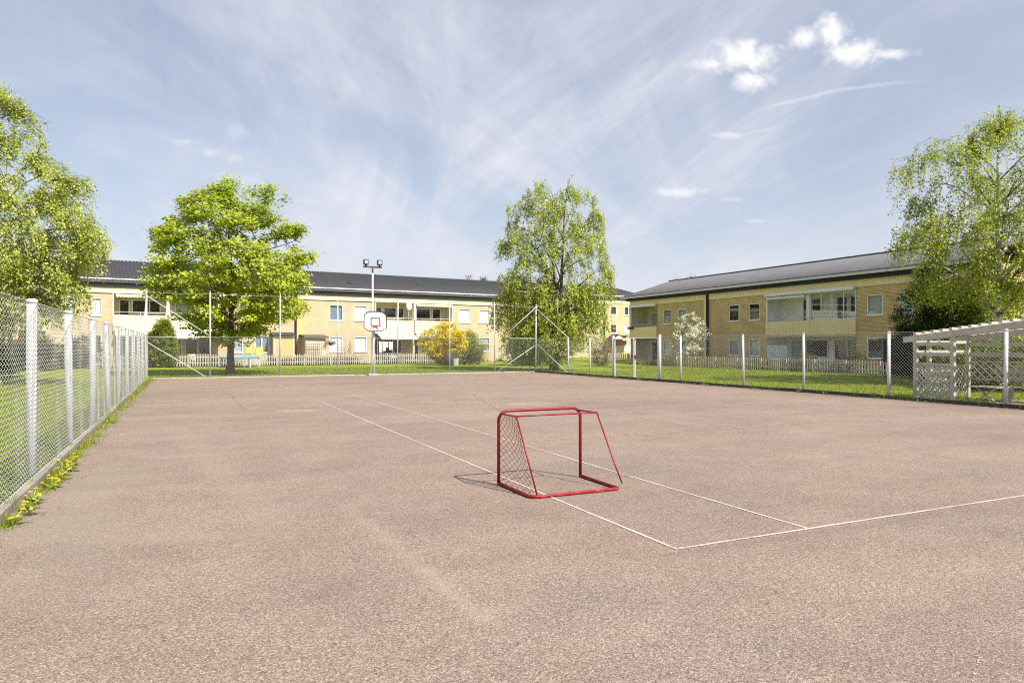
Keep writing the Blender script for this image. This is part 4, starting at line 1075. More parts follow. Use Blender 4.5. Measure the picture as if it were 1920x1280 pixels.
def tree(name, label, cat, loc, env, trunk_top, trunk_r, cols, seed, n_limb=10, n_tip=300, lpt=60, leaf=.15, aspect=.85, clump=.38, strands=0, strand_len=(.5, 1.4),
         bark='bark', group=None, first=.22, stems=1, xoff=0.0, lean=(0, 0), squash=1.0, fork=False, gapn=.0, limb_rise=.45, leaf_m='leaf', twig_r=.014, spread=.8, lobes=None, flat=.62):
    g = np.random.default_rng(seed)
    t = thing(name, label, cat, (*loc[:2], -.06), 0, group)
    ez = np.array([e[0] for e in env]); er = np.array([e[1] for e in env]); 
    ph = g.random(6)*2*pi
    def rad(z, a):
        r = np.interp(z, ez, er)
        return r*(1+.13*np.sin(3*a+ph[0]+z*.7)+.10*np.sin(5*a+ph[1]-z*1.3)+.08*np.sin(2*a+ph[2]+z*2.1))
    zmin, zmax = ez[0], ez[-1]
    segs = []; nodes = []
    def addpoly(pts, r0, r1, sides=None):
        pts = np.array(pts); segs.append((pts, np.linspace(r0, r1, len(pts)))); nodes.extend([(p, rr) for p, rr in zip(pts, np.linspace(r0, r1, len(pts)))])
    tops = []
    for s in range(stems):
        a0 = g.random()*2*pi; off = 0 if stems == 1 else .28*spread
        bx_, by_ = off*cos(a0+s*2*pi/stems), off*sin(a0+s*2*pi/stems)
        n = 12; pts = []
        jx, jy = g.normal(size=2)*.12
        for k in range(n+1):
            f = k/n
            pts.append((bx_*(1+f*3.2)+lean[0]*f*trunk_top+.10*sin(f*5+jx*9)*f, by_*(1+f*3.2)+lean[1]*f*trunk_top+.10*sin(f*4+jy*9)*f, f*trunk_top))
        pts = np.array(pts); rr = trunk_r*(1-np.linspace(0, 1, n+1)**.9*.86); rr[0] *= 1.35
        segs.append((pts, rr)); tops.append(pts)
        nodes.extend([(p, r0) for p, r0 in zip(pts, rr) if p[2] > zmin*.8])
    for i in range(n_limb):
        tp = tops[i % stems]; f0 = first+(.86-first)*((i+.5)/n_limb)**1.05
        k = f0*(len(tp)-1); k0 = int(k); p0 = tp[k0]+(tp[min(k0+1, len(tp)-1)]-tp[k0])*(k-k0)
        az_ = i*2.4+g.normal()*.35; ze = min(p0[2]+limb_rise*g.uniform(.6, 1.4)*(zmax-p0[2])*.8+.2, zmax-.3)
        rr_ = float(rad(np.array(ze), np.array(az_)))*g.uniform(.62, .9)
        p3 = np.array((xoff+rr_*cos(az_), rr_*sin(az_)*squash, ze)); pts = []
        for f in np.linspace(0, 1, 8):
            q_ = p0+(p3-p0)*f; q_ = q_+np.array((0, 0, 1))*sin(pi*f)*(-.10 if strands == 0 else .30)*np.linalg.norm(p3-p0)*.4
            q_ = q_+g.normal(size=3)*.05*np.linalg.norm(p3-p0)*.3*sin(pi*f); pts.append(q_)
        rb = trunk_r*.42*(1-f0*.6); addpoly(pts, rb, rb*.22)
    nodes_p = np.array([p for p, _ in nodes]); nodes_r = np.array([r for _, r in nodes])
    # tips in the crown, more towards its shell
    tz = g.random(n_tip*6)*(zmax-zmin)+zmin; wgt = np.interp(tz, ez, er)**1.4; keep = g.random(len(tz)) < wgt/wgt.max(); tz = tz[keep][:n_tip]
    ta = g.random(len(tz))*2*pi; tr_ = rad(tz, ta)*g.random(len(tz))**.42
    tips = np.stack([xoff+tr_*np.cos(ta)+lean[0]*tz, tr_*np.sin(ta)*squash+lean[1]*tz, tz], 1)
    if lobes:
        px0 = loc[0]/loc[1]*F+960; m_ = loc[1]/F
        lb = np.array([((a-px0)*m_, H+(647-b)*m_+.06, c*m_, e*m_) for a, b, c, e in lobes])
        k = g.choice(len(lb), n_tip, p=(lb[:, 2]*lb[:, 3])**.8/np.sum((lb[:, 2]*lb[:, 3])**.8)); an = g.random(n_tip)*2*pi; rr_ = g.random(n_tip)**.5
        x = lb[k, 0]+lb[k, 2]*rr_*np.cos(an); z = np.maximum(lb[k, 1]+lb[k, 3]*rr_*np.sin(an), .5)
        w_ = np.sqrt(np.maximum(np.interp(z, ez, er)**2-(x-xoff)**2, (.35+.35*lb[k, 2])**2))
        q_ = g.uniform(-1, 1, n_tip); y = w_*np.sign(q_)*np.abs(q_)**.7*.95
        tips = np.stack([x, y, z], 1)
    if gapn > 0:
        cell = np.sin(tips[:, 0]*1.7+ph[3])*np.sin(tips[:, 1]*1.6+ph[4])*np.sin(tips[:, 2]*1.9+ph[5]); tips = tips[cell < .5-gapn]
    tw = []; C_ = []; Nn = []; Ax = []; Sz = []; shade = []
    for tip in tips:
        dv = nodes_p-tip; dist = np.linalg.norm(dv, axis=1)+np.maximum(dv[:, 2], 0)*1.2
        j = int(np.argmin(dist)); p0 = nodes_p[j]; L = np.linalg.norm(tip-p0); f = np.linspace(0, 1, 5)[:, None]
        pts = p0+(tip-p0)*f; pts[:, 2] += np.sin(f[:, 0]*pi)*L*(.14 if strands else -.06); pts[1:-1] += g.normal(size=(3, 3))*.04*L
        tw.append((pts, np.linspace(min(twig_r, nodes_r[j]*.8), twig_r*.3, 5)))
        outw = tip-np.array((xoff, 0, (zmin+zmax)*.45)); outw /= np.linalg.norm(outw)+1e-9
        if strands:
            ns = max(1, int(g.poisson(strands)))
            for _ in range(ns):
                Ls = g.uniform(*strand_len); st = pts[2]+(tip-pts[2])*g.random(); sway = np.array((g.normal()*.22, g.normal()*.22, 0))+outw*np.array((.35, .35, 0))
                ff_ = np.linspace(0, 1, 4)[:, None]
                sp_ = st+sway*Ls*ff_**.8*.8+np.array((0, 0, -1))*Ls*(ff_**1.25)*.95+np.array((0, 0, .12))*Ls*np.sin(ff_*pi)
                sp_[:, 2] = np.maximum(sp_[:, 2], .25+g.random()*.3)
                tw.append((sp_, np.linspace(twig_r*.35, twig_r*.18, 4)))
                m = max(3, int(lpt*Ls/ns*1.0)); fs = g.random(m)**.85
                pos = np.stack([np.interp(fs, ff_[:, 0], sp_[:, c]) for c in range(3)], 1)+g.normal(size=(m, 3))*clump
                C_.append(pos); nn = g.normal(size=(m, 3)); nn[:, 2] = np.abs(nn[:, 2])*.7+.35; Nn.append(nn*.8+outw*.4+np.array((.35, -.3, .1)))
                Ax.append(np.tile((0, 0, -1.0), (m, 1))); Sz.append(leaf*g.uniform(.6, 1.3, m)); shade.append(np.full(m, g.normal()*.10))
        else:
            m = max(4, int(lpt*g.uniform(.5, 1.5))); fs = 1-np.abs(g.normal(size=m))*.22
            pos = p0+(tip-p0)*fs[:, None]+g.normal(size=(m, 3))*clump*np.array((1, 1, flat))
            C_.append(pos); nn = g.normal(size=(m, 3))*.75; nn[:, 2] = np.abs(nn[:, 2])*.8+.55; Nn.append(nn+outw*.35+np.array((.25, -.22, .1)))
            Ax.append(outw*.5+np.array((0, 0, -.5))+g.normal(size=(m, 3))*.8); Sz.append(leaf*g.uniform(.55, 1.25, m)); shade.append(np.full(m, g.normal()*.12))
    C_ = np.concatenate(C_); Nn = np.concatenate(Nn); Ax = np.concatenate(Ax); Sz = np.concatenate(Sz); shade = np.concatenate(shade)
    cc = palette(len(C_), g, cols)*(1+shade[:, None])
    lv, lf_, lc = leaves(C_, Nn, Sz, aspect, g, np.clip(cc, .004, 1), .3, Ax)
    tv, tf = tubes_np(segs, 9); np_mesh('trunk', tv, tf, M[bark], t, smooth=True)
    wv, wf = tubes_np(tw, 3)
    Vv = np.concatenate([lv, wv]); fcs = [lf_, wf+len(lv)]; mi = np.concatenate([np.zeros(len(lf_)), np.ones(len(wf))])
    np_mesh('crown', Vv, fcs, [M[leaf_m], M['twig']], t, colors=np.concatenate([lc, np.full((len(wv), 3), .05)]), mat_idx=mi)
    return t
MAPLE = [(.37, .44, .035), (.44, .49, .045), (.25, .34, .024), (.50, .53, .08)]
BIRCH = [(.36, .43, .045), (.43, .48, .065), (.22, .29, .03), (.52, .54, .11)]
BIRCHL = [(.37, .43, .06), (.45, .49, .095), (.23, .29, .04), (.54, .56, .16)]
tree('maple_tree', 'round bright green maple with a single dark trunk just behind the far fence', 'tree', gpt(432, 38.8),
     [(1.75, 1.3), (2.4, 2.8), (3.2, 3.9), (4.6, 4.6), (6.0, 4.35), (7.3, 3.8), (8.3, 3.25), (9.3, 2.5), (10.2, 1.4), (10.9, .4)], 9.6, .21, MAPLE, 11, 22, 920, 66, .155, .95, .22, gapn=.2, flat=.5, lobes=[(388,350,13,10),(345,384,12,10),(297,427,8,11),(267,511,10,7),(505,349,14,10),(536,378,12,10),(566,420,12,10),(586,482,10,14),(427,337,10,12),(470,351,14,8),(322,412,10,10),(430,355,35,22),(395,385,40,25),(470,385,50,28),(505,405,35,22),(375,420,45,28),(435,430,70,40),(520,440,40,28),(305,438,12,14),(340,455,35,24),(420,480,90,40),(540,490,35,30),(330,500,35,25),(500,510,70,35),(288,525,22,16),(380,540,85,32),(550,530,35,25),(470,560,90,30),(320,555,40,20),(540,580,40,20),(430,590,80,28),(370,605,35,15),(500,610,45,18),(430,632,50,12)], first=.20, limb_rise=.35)
tree('birch_tree', 'tall drooping birch in the middle, hanging nearly to the lawn behind the fence corner', 'tree', gpt(1035, 45.2),
     [(.9, 1.6), (2.0, 3.0), (3.2, 3.7), (5.0, 3.75), (7.0, 3.85), (8.6, 3.5), (10.0, 3.0), (11.2, 2.2), (12.2, .7)], 10.8, .20, BIRCH, 23, 22, 1320, 72, .13, .66, .09, lobes=[(1012,352,16,26),(1075,358,16,28),(1108,385,18,34),(963,392,14,26),(990,375,14,26),(1045,380,16,34),(1128,420,12,26),(1035,410,50,40),(1000,450,52,42),(1085,450,50,46),(945,462,18,16),(928,470,10,8),(1136,480,16,40),(1030,510,90,50),(955,540,34,30),(1118,550,34,42),(1142,530,10,30),(1035,575,92,42),(934,585,18,30),(1128,595,20,32),(1030,620,80,28),(960,620,30,28),(945,590,38,45),(985,635,44,34),(1100,595,48,48),(1045,590,66,54),(1010,655,70,26),(1085,640,36,22),(1030,650,50,20)], strands=3.4, strand_len=(.35, 1.1), bark='bark', stems=2, first=.2, gapn=.12)
tree('birch_tree', 'large leafy birch at the left edge behind the chain link fence', 'tree', gpt(-12, 28.0),
     [(2.4, 2.2), (3.4, 3.3), (4.6, 3.9), (5.8, 4.1), (7.0, 3.7), (8.4, 3.1), (9.4, 2.3), (10.6, 1.5), (12.0, .5)], 11.0, .2, BIRCHL, 31, 22, 900, 120, .105, .72, .10, lobes=[(4,175,12,26),(22,188,14,14),(50,205,22,18),(70,222,12,14),(20,245,44,34),(66,262,14,14),(50,300,36,28),(84,300,14,16),(130,318,20,16),(112,330,18,12),(160,350,14,22),(172,372,8,20),(92,368,46,30),(40,385,66,50),(140,405,30,20),(180,425,18,10),(198,450,14,10),(120,450,50,26),(50,465,70,40),(170,480,24,20),(100,505,56,24),(30,545,66,28),(140,535,30,20),(95,575,50,14),(145,588,20,12),(60,598,80,12),(-10,590,60,22),(-60,400,60,150),(-50,540,60,50)], strands=3.6, strand_len=(.3, .8), bark='birch', first=.22, gapn=.14)
tree('birch_tree', 'slender birch with forked white trunk behind the pergola on the right', 'tree', gpt(1868, 29.0),
     [(3.0, 1.8), (4.0, 3.6), (5.2, 4.2), (6.6, 3.9), (8.2, 4.3), (9.4, 3.8), (10.4, 2.6), (11.4, 1.0)], 10.4, .19, BIRCH, 47, 20, 860, 78, .105, .68, .10, lobes=[(1885,203,26,10),(1850,225,20,12),(1920,215,40,20),(1885,240,50,26),(1850,260,32,28),(1920,270,50,50),(1740,285,34,20),(1700,305,30,14),(1765,312,26,18),(1820,350,60,40),(1900,350,70,60),(1730,420,36,20),(1790,440,55,40),(1870,440,70,60),(1715,462,18,14),(1830,515,65,36),(1900,520,60,45),(1980,420,80,130),(1780,530,40,22)], strands=3.6, strand_len=(.4, 1.2), bark='birch', first=.24, gapn=.17, stems=1, lean=(.015, 0))
tree('conifer', 'dark green conifer between the right house and the pergola', 'tree', gpt(1742, 35.0),
     [(.1, 1.4), (1.5, 1.75), (3.0, 1.6), (4.2, 1.25), (5.2, .7), (5.9, .15)], 6.0, .12, [(.018, .045, .012), (.03, .065, .016), (.05, .09, .018)], 51, 14, 420, 75, .13, .42, .19, first=.05, limb_rise=.1, gapn=0)
tree('shrub', 'bright green shrub thicket behind the forked birch trunk', 'shrub', gpt(1868, 34.5),
     [(.1, 2.0), (1.2, 2.7), (2.4, 2.6), (3.4, 1.9), (4.2, .7)], 3.4, .07, [(.32, .37, .025), (.40, .42, .035), (.20, .27, .02)], 53, 14, 380, 60, .13, .8, .24, first=.05, stems=3)
tree('shrub', 'mid green bush left of the forked birch, beside the dark conifer', 'shrub', gpt(1806, 33.0),
     [(.1, 1.0), (1.2, 1.4), (2.6, 1.3), (3.8, .9), (4.6, .3)], 4.0, .06, [(.10, .16, .018), (.20, .25, .02), (.06, .11, .014)], 57, 12, 300, 60, .12, .8, .22, first=.05, stems=2)
tree('shrub', 'leafy bush directly behind the pergola, in front of the forked birch', 'shrub', gpt(1872, 26.3),
     [(.1, 2.2), (.8, 2.6), (1.6, 2.3), (2.2, .9)], 1.7, .04, [(.13, .18, .02), (.24, .27, .025), (.07, .11, .014)], 58, 14, 300, 55, .10, .75, .2, first=.05, stems=3)
tree('round_bush', 'rounded green bush by the left corner of the far fence', 'shrub', gpt(306, 52.5),
     [(.1, .75), (1.0, 1.05), (2.0, 1.0), (3.0, .7), (3.7, .2)], 3.2, .05, [(.22, .27, .02), (.28, .32, .028), (.16, .21, .018)], 61, 12, 420, 70, .11, .7, .14, first=.05, stems=2)
tree('forsythia_bush', 'yellow flowering forsythia at the right end of the grey picket fence', 'shrub', gpt(836, 58.8),
     [(.1, .7), (.9, 1.7), (1.9, 2.1), (2.7, 1.7), (3.3, .9), (3.7, .25)], 3.0, .05, [(.78, .56, .02), (.85, .66, .03), (.62, .50, .03), (.34, .36, .03)], 67, 18, 420, 60, .12, .6, .15, first=.03, stems=4, limb_rise=.8, spread=1.5)
tree('shrub', 'green bush beside the yellow forsythia', 'shrub', gpt(874, 60.0),
     [(.1, .9), (.9, 1.5), (1.8, 1.5), (2.5, .9), (3.0, .3)], 2.4, .05, [(.20, .26, .03), (.26, .31, .04), (.14, .19, .025)], 71, 12, 200, 50, .12, .6, .2, first=.05, stems=3)
tree('shrub', 'thin grey green bush in front of the ground floor window of the long block', 'shrub', gpt(893, 59.5),
     [(.1, .6), (.8, 1.0), (1.5, .9), (2.1, .3)], 1.8, .03, [(.26, .28, .08), (.32, .31, .11), (.17, .20, .05)], 73, 10, 110, 26, .10, .5, .2, first=.05, stems=3)
tree('blossom_tree', 'small fruit tree in white blossom in front of the right house', 'tree', gpt(1291, 55.5),
     [(.7, .7), (1.5, 1.55), (2.4, 1.7), (3.2, 1.25), (3.9, .7), (4.5, .15)], 3.6, .07, [(.66, .66, .58), (.74, .73, .66), (.52, .54, .40), (.62, .62, .5)], 79, 16, 170, 24, .12, .85, .12, first=.15, stems=2, leaf_m='petal', limb_rise=.7, gapn=.1)
tree('shrub', 'brownish spring bush under the right edge of the middle birch', 'shrub', gpt(1126, 56.0),
     [(.1, .8), (.9, 1.1), (1.6, .9), (2.2, .3)], 1.9, .04, [(.26, .22, .06), (.28, .19, .07), (.19, .21, .04)], 83, 12, 130, 34, .10, .6, .18, first=.05, stems=3)
tree('shrub', 'dark green shrub under the middle birch, right of the garden chairs', 'shrub', gpt(985, 57.0),
     [(.1, 1.4), (1.0, 1.9), (2.0, 1.7), (3.0, .9), (3.6, .3)], 2.8, .05, [(.04, .075, .014), (.06, .10, .016), (.03, .05, .01)], 89, 12, 190, 50, .13, .7, .22, first=.05, stems=3)
for (px, Y, lab, sd_) in ((-8, 36, 'dark garden shrub behind the nearest part of the left fence', 3), (70, 46, 'garden shrub behind the left fence below the big birch', 5), (150, 50, 'low garden shrub left of the lower brick wall', 9)):
    tree('shrub', lab, 'shrub', gpt(px, Y), [(.1, 1.2), (.8, 1.6), (1.6, 1.4), (2.3, .5)], 1.8, .04, [(.06, .09, .02), (.09, .12, .025), (.04, .06, .014)], 90+sd_, 10, 150, 45, .12, .7, .2, first=.05, stems=3)
for (px, Y, top_, lab, sd_) in ((880, 112, 12.9, 'left of two tree tops showing over the ridge of the long block', 1), (905, 113, 13.4, 'right of two tree tops showing over the ridge of the long block', 2), (1268, 112, 12.3, 'tree top showing at the left ridge end of the right house', 3), (1300, 108, 12.6, 'pale tree top just right of the left ridge end over the right house', 4)):
    tree('distant_tree', lab, 'tree', gpt(px, Y), [(4, 1.2), (7, 1.7), (9.5, 1.6), (11.5, .9), (top_, .3)], top_-1, .15, [(.13, .17, .03), (.17, .2, .05), (.10, .13, .03)], 100+sd_, 10, 120, 30, .25, .7, .3, gapn=.1)

# ------------------------------------------------------------------ garden things
# trampoline
tp = thing('trampoline', 'round trampoline with a blue rim behind the maple trunk', 'trampoline', (*gpt(450, 53.0), -.06))
mb = MB(); mb.tube([(1.35*cos(2*pi*i/32), 1.35*sin(2*pi*i/32), .72) for i in range(32)], .065, 8, closed=True); mb.build('rim_pad', M['blue'], tp, True)
mb = MB(); n = 32; mb.add([(0, 0, .70)]+[(1.3*cos(2*pi*i/n), 1.3*sin(2*pi*i/n), .71) for i in range(n)], [(0, 1+i, 1+(i+1) % n) for i in range(n)]); mb.build('jumping_mat', M['black'], tp)
for k in range(6):
    a_ = 2*pi*k/6+.4; MB().tube([(1.33*cos(a_), 1.33*sin(a_), .7), (1.36*cos(a_), 1.36*sin(a_), 0)], .03, 6).build('leg', M['galv'], tp)
MB().tube([(.8, -1.15, 0), (.8, -1.15, 1.9)], .03, 6).build('net_pole', M['bluegrey'], tp)
# lime coloured plastic playhouse panels
for (px, w_, h0, h1, lab) in ((466, .45, .95, 1.55, 'smaller lime plastic panel at the picket fence behind the trampoline'), (486, .62, .75, 1.5, 'larger pale lime plastic panel at the picket fence behind the trampoline')):
    t = thing('play_panel', lab, 'toy', (*gpt(px, 56.5), -.06), rzA)
    MB().box(-w_/2, w_/2, -.05, .05, h0, h1, .04).build('panel', M['yellowgreen'], t)
    mb = MB(); mb.tube([(-w_*.4, 0, 0), (-w_*.4, 0, h0+.1)], .02, 6); mb.tube([(w_*.4, 0, 0), (w_*.4, 0, h0+.1)], .02, 6); mb.build('stand', M['bluegrey'], t)
# white garden table and chairs
def garden_chair(label, px, Y, rz, mat='white'):
    t = thing('garden_chair', label, 'chair', (*gpt(px, Y), -.06), rz)
    MB().box(-.24, .24, -.24, .24, .40, .45, .015).build('seat', M[mat], t)
    mb = MB(); mb.box(-.24, .24, .22, .26, .86, .94, .01); mb.box(-.24, .24, .22, .26, .52, .58, .01)
    for x in (-.2, -.1, 0, .1, .2): mb.box(x-.02, x+.02, .225, .255, .579, .861)
    for x in (-.22, .22): mb.box(x-.02, x+.02, .221, .259, .45, .519)
    mb.build('backrest', M[mat], t)
    for (x, y) in ((-.21, -.21), (.21, -.21), (-.21, .21), (.21, .21)): MB().tube([(x, y, .40), (x*1.1, y*1.1, 0)], .02, 6).build('leg', M[mat], t)
    return t
def garden_table(label, px, Y, rz, mat='white', L=.5):
    t = thing('garden_table', label, 'table', (*gpt(px, Y), -.06), rz)
    MB().box(-L, L, -.4, .4, .70, .74, .015).build('tabletop', M[mat], t)
    for (x, y) in ((-L+.1, -.3), (L-.1, -.3), (-L+.1, .3), (L-.1, .3)): MB().tube([(x, y, .70), (x, y, 0)], .022, 6).build('leg', M[mat], t)
garden_table('white garden table left of the middle birch trunk', 948, 60.0, rzA); garden_chair('white garden chair right of the white garden table', 962, 58.5, rzA-pi/2)
garden_table('pale table with a light blue cloth under the cream patio awning', 738, 59.5+4.0, rzA, L=.9)
tcl = MB(); tcl.box(-.45, .25, -.44, -.41, .35, .76); tcl.box(-.45, .25, -.44, .40, .745, .76); cl = tcl.build('tablecloth', M['clothb'], None)
cl.location = (*gpt(737, 63.2), -.06); cl.rotation_euler = (0, 0, rzA); tag(cl, 'light blue cloth on the patio table below the cream awning', 'tablecloth')
garden_chair('red brown patio chair at the right end of the patio under the awning', 771, 64.0, rzA+.5, 'brown')
garden_chair('pale chair on the shaded patio left of the maple', 362, 55.5, rzA+.3, 'white')
# laundry on a line
ln = thing('clothes_rack', 'clothes rack hung with pale laundry on the patio under the cream awning', 'clothes rack', (*gpt(722, 64.2), -.06), rzA)
mb = MB(); mb.tube([(-.75, 0, 1.95), (.75, 0, 1.95)], .012, 6); mb.tube([(-.75, 0, 0), (-.75, 0, 1.95)], .015, 6); mb.tube([(.75, 0, 0), (.75, 0, 1.95)], .015, 6); mb.build('rack', M['galv'], ln)
for (x, w_, l_, m_) in ((-.6, .26, .95, 'cloth'), (-.25, .3, .8, 'blind'), (.1, .2, .5, 'cloth'), (.38, .34, .7, 'awning')):
    MB().add([(x, -.02, 1.95), (x+w_, -.02, 1.95), (x+w_*.95, -.05, 1.95-l_), (x+w_*.08, -.04, 1.93-l_)], [(0, 1, 2, 3)]).build('garment', M[m_], ln)
# kettle grill under a black cover and a planter tub
gb = thing('covered_grill', 'kettle barbecue under a black cover right of the yellow forsythia', 'barbecue', (*gpt(841, 56.6), -.06))
mb = MB(); mb.tube([(0, 0, .0), (0, 0, .5), (0, 0, .85), (0, 0, 1.05), (0, 0, 1.12)], [.36, .40, .38, .24, .05], 16); mb.build('cover', M['dark'], gb, True)
pt = thing('planter_tub', 'pale planter tub next to the black covered barbecue', 'planter', (*gpt(853, 56.8), -.06))
mb = MB(); mb.tube([(0, 0, 0), (0, 0, .55), (0, 0, .6)], [.26, .33, .33], 14); mb.build('tub', M['concrete'], pt)
g_ = np.random.default_rng(5); c_ = g_.normal(size=(160, 3))*np.array((.2, .2, .15))+np.array((0, 0, .75))
v_, f_, k_ = leaves(c_, g_.normal(size=(160, 3))+np.array((0, 0, .6)), np.full(160, .12), .6, g_, palette(160, g_, [(.10, .15, .02), (.16, .2, .03)])); np_mesh('plant', v_, f_, M['leaf'], pt, colors=k_)
hb = thing('hanging_basket', 'dark leafy hanging basket at the corner of the cream hut', 'planter', (*onA(620, -1.75)[:2], 1.55), rzA)
c_ = g_.normal(size=(220, 3))*np.array((.28, .14, .11))+np.array((0, 0, .25)); v_, f_, k_ = leaves(c_, g_.normal(size=(220, 3))+np.array((0, 0, .6)), np.full(220, .12), .6, g_, palette(220, g_, [(.03, .06, .012), (.05, .08, .02)])); np_mesh('plant', v_, f_, M['leaf'], hb, colors=k_)
MB().ball((0, 0, .15), .18, .18, .12).build('basket', M['dark'], hb); MB().tube([(0, 0, .2), (-.1, .2, .9)], .01, 5).build('chain', M['dark'], hb)
# bare climber on the wall
cl_ = thing('wall_climber', 'bare brown climbing plant on the brick wall between two white blinds', 'plant', onA(654, -.12), rzA)
tw = []; g_ = np.random.default_rng(8)
for k in range(16):
    x0 = g_.normal()*.25; x1 = x0+g_.normal()*.4; zt = g_.uniform(1.2, 2.3); f = np.linspace(0, 1, 7)
    pts = np.stack([x0+(x1-x0)*f+.06*np.sin(f*9+k), -.02+.02*np.sin(f*7+k), zt*f], 1); tw.append((pts, np.linspace(.018, .008, 7)))
v_, f_ = tubes_np(tw, 4); np_mesh('stems', v_, f_, plain('dry_stem', (.34, .20, .08), .8, var=.2), cl_)
# lattice screen and garden furniture on the right house's patio
ls = thing('lattice_screen', 'pale lattice screen on the left side of the right house patio', 'trellis', onC(1457, -.7), rzC)
def lattice(mb, x0, x1, z0, z1, pitch, w_=.03, y=0.0, th=.008):
    h = z1-z0
    for sgn in (1, -1):
        xs = np.arange(x0-h if sgn > 0 else x0, x1 if sgn > 0 else x1+h, pitch)
        for x in xs:
            xa, xb = x, x+sgn*h; lo, hi = sorted(((x0-xa)/(xb-xa), (x1-xa)/(xb-xa))); ta, tb_ = max(0, lo), min(1, hi)
            if tb_-ta < .03: continue
            yy = y+sgn*th*.55
            mb.bar((xa+(xb-xa)*ta, yy, z0+h*ta), (xa+(xb-xa)*tb_, yy, z0+h*tb_), w_, th, (0, 0, 1))
a_, b_ = cx(1438.5, -.7)-cx(1457, -.7), cx(1475, -.7)-cx(1457, -.7)
mb = MB(); lattice(mb, a_+.05, b_-.05, 1.15, 1.58, .16, .045); lattice(mb, a_+.05, b_-.05, .72, 1.10, .16, .045); mb.build('lattice', M['white'], ls)
mb = MB(); mb.box(a_, a_+.06, -.03, .03, 0, 1.66); mb.box(b_-.06, b_, -.03, .03, 0, 1.66); mb.box((a_+b_)/2-.03, (a_+b_)/2+.03, -.028, .028, 0, 1.58)
for z in (.66, 1.10, 1.59): mb.box(a_+.061, b_-.061, -.026, .026, z, z+.05)
mb.build('frame', M['white'], ls)
P_ = onC(1560, -1.8); tb_ = thing('garden_table', 'pale table on the shaded patio of the right house', 'table', P_, rzC)
MB().box(-.8, .8, -.4, .4, .70, .75, .01).build('tabletop', M['board'], tb_)
for (x, y) in ((-.7, -.3), (.7, -.3), (-.7, .3), (.7, .3)): MB().tube([(x, y, .7), (x, y, 0)], .03, 6).build('leg', M['dark'], tb_)
for px, lab, m_ in ((1530, 'left dark chair at the patio table of the right house', 'dark'), (1592, 'right dark chair at the patio table of the right house', 'dark')):
    P_ = onC(px, -2.2); t = garden_chair(lab, 960, 50, rzC+pi, m_); t.location = (P_[0], P_[1], -.06)
tree('shrub', 'low bush on the picket fence by the lattice screen', 'shrub', (pc(1500)+V*.6), [(.1, .5), (.6, .8), (1.0, .5), (1.3, .15)], .9, .03, [(.08, .11, .02), (.12, .14, .03), (.16, .09, .04)], 111, 8, 60, 30, .09, .6, .14, first=.05, stems=2)
tree('shrub', 'low dark bush on the picket fence below the glazed balcony', 'shrub', (pc(1585)+V*.6), [(.1, .7), (.6, 1.0), (1.0, .6), (1.4, .15)], 1.0, .03, [(.05, .08, .015), (.08, .11, .02)], 113, 8, 80, 30, .09, .6, .14, first=.05, stems=2)
# dark boarded shed between house and conifer
P_ = gpt(1689, 38.5); ds = thing('dark_shed', 'near black boarded low garden shed between the right house window and the pergola', 'shed', (*P_, -.06), T-pi/2)
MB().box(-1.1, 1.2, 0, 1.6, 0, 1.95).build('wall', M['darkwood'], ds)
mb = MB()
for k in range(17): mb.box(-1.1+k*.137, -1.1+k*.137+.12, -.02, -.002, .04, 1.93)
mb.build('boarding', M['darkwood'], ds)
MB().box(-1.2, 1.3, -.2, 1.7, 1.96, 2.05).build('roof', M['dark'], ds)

# ------------------------------------------------------------------ pergola (local x = -U, i.e. to the right in the photo; y = V)
po = W(13.95, 20.0); pg = thing('pergola', 'weathered white timber pergola with lattice panels behind the right fence', 'pergola', (*po, -.06), T-pi/2)
XR = 6.4; DP = 2.5
def post(x, y, h, w_=.11): return MB().box(x-w_/2, x+w_/2, y-w_/2, y+w_/2, 0, h, .008).build('post', M['pergola'], pg)
post(0.0, 0, 1.98); post(1.13, 0, 2.16, .12); post(0.0, .62, 1.9); post(XR, 0, 2.75); post(0, DP, 1.95); post(2.1, DP, 2.1); post(4.2, DP, 2.3); post(XR, DP, 2.75)
def zt(x): return 1.86+.118*x
for y in (-.075, DP-.02): MB().bar((-.34, y, zt(-.34)), (XR+.4, y, zt(XR+.4)), .17, .035).build('top_beam', M['pergola'], pg)
MB().bar((-.5, .56, zt(-.5)+.0), (XR, .56, zt(XR)), .12, .035).build('top_beam', M['pergola'], pg)
x = .12
while x < XR+.2:
    MB().bar((x, -.22, zt(x)+.13), (x, DP+.2, zt(x)+.13), .075, .09).build('rafter', M['pergola'], pg); x += .27
# end bay: lattice below, boards above
mb = MB(); lattice(mb, .08, 1.05, .12, 1.08, .165, .05, .0, .012); mb.build('lattice', M['pergola'], pg)
mb = MB(); mb.box(.06, 1.065, -.03, .03, 1.085, 1.13); mb.box(.06, 1.065, -.028, .028, .05, .105); mb.build('lattice_frame', M['pergola'], pg)
for z in (1.34, 1.64): MB().box(.06, 1.065, -.018, .018, z, z+.10).build('board', M['pergola'], pg)
mb = MB(); mb.bar((.02, .06, 1.45), (.02, DP-.06, 1.45), .11, .035); mb.bar((.02, .06, 1.74), (.02, DP-.06, 1.74), .11, .035); mb.build('side_boards', M['pergola'], pg)
mb = MB()
k = 0
y = .12
while y < DP: 
    mb.bar((0.0, y, .1), (0.0, min(y+.95, DP), .1+min(.95, DP-y)), .034, .009, (0, 0, 1)); mb.bar((0.012, y, 1.05), (.012, min(y+.95, DP), 1.05-min(.95, DP-y)), .034, .009, (0, 0, 1)); y += .16
mb.build('lattice', M['pergola'], pg)
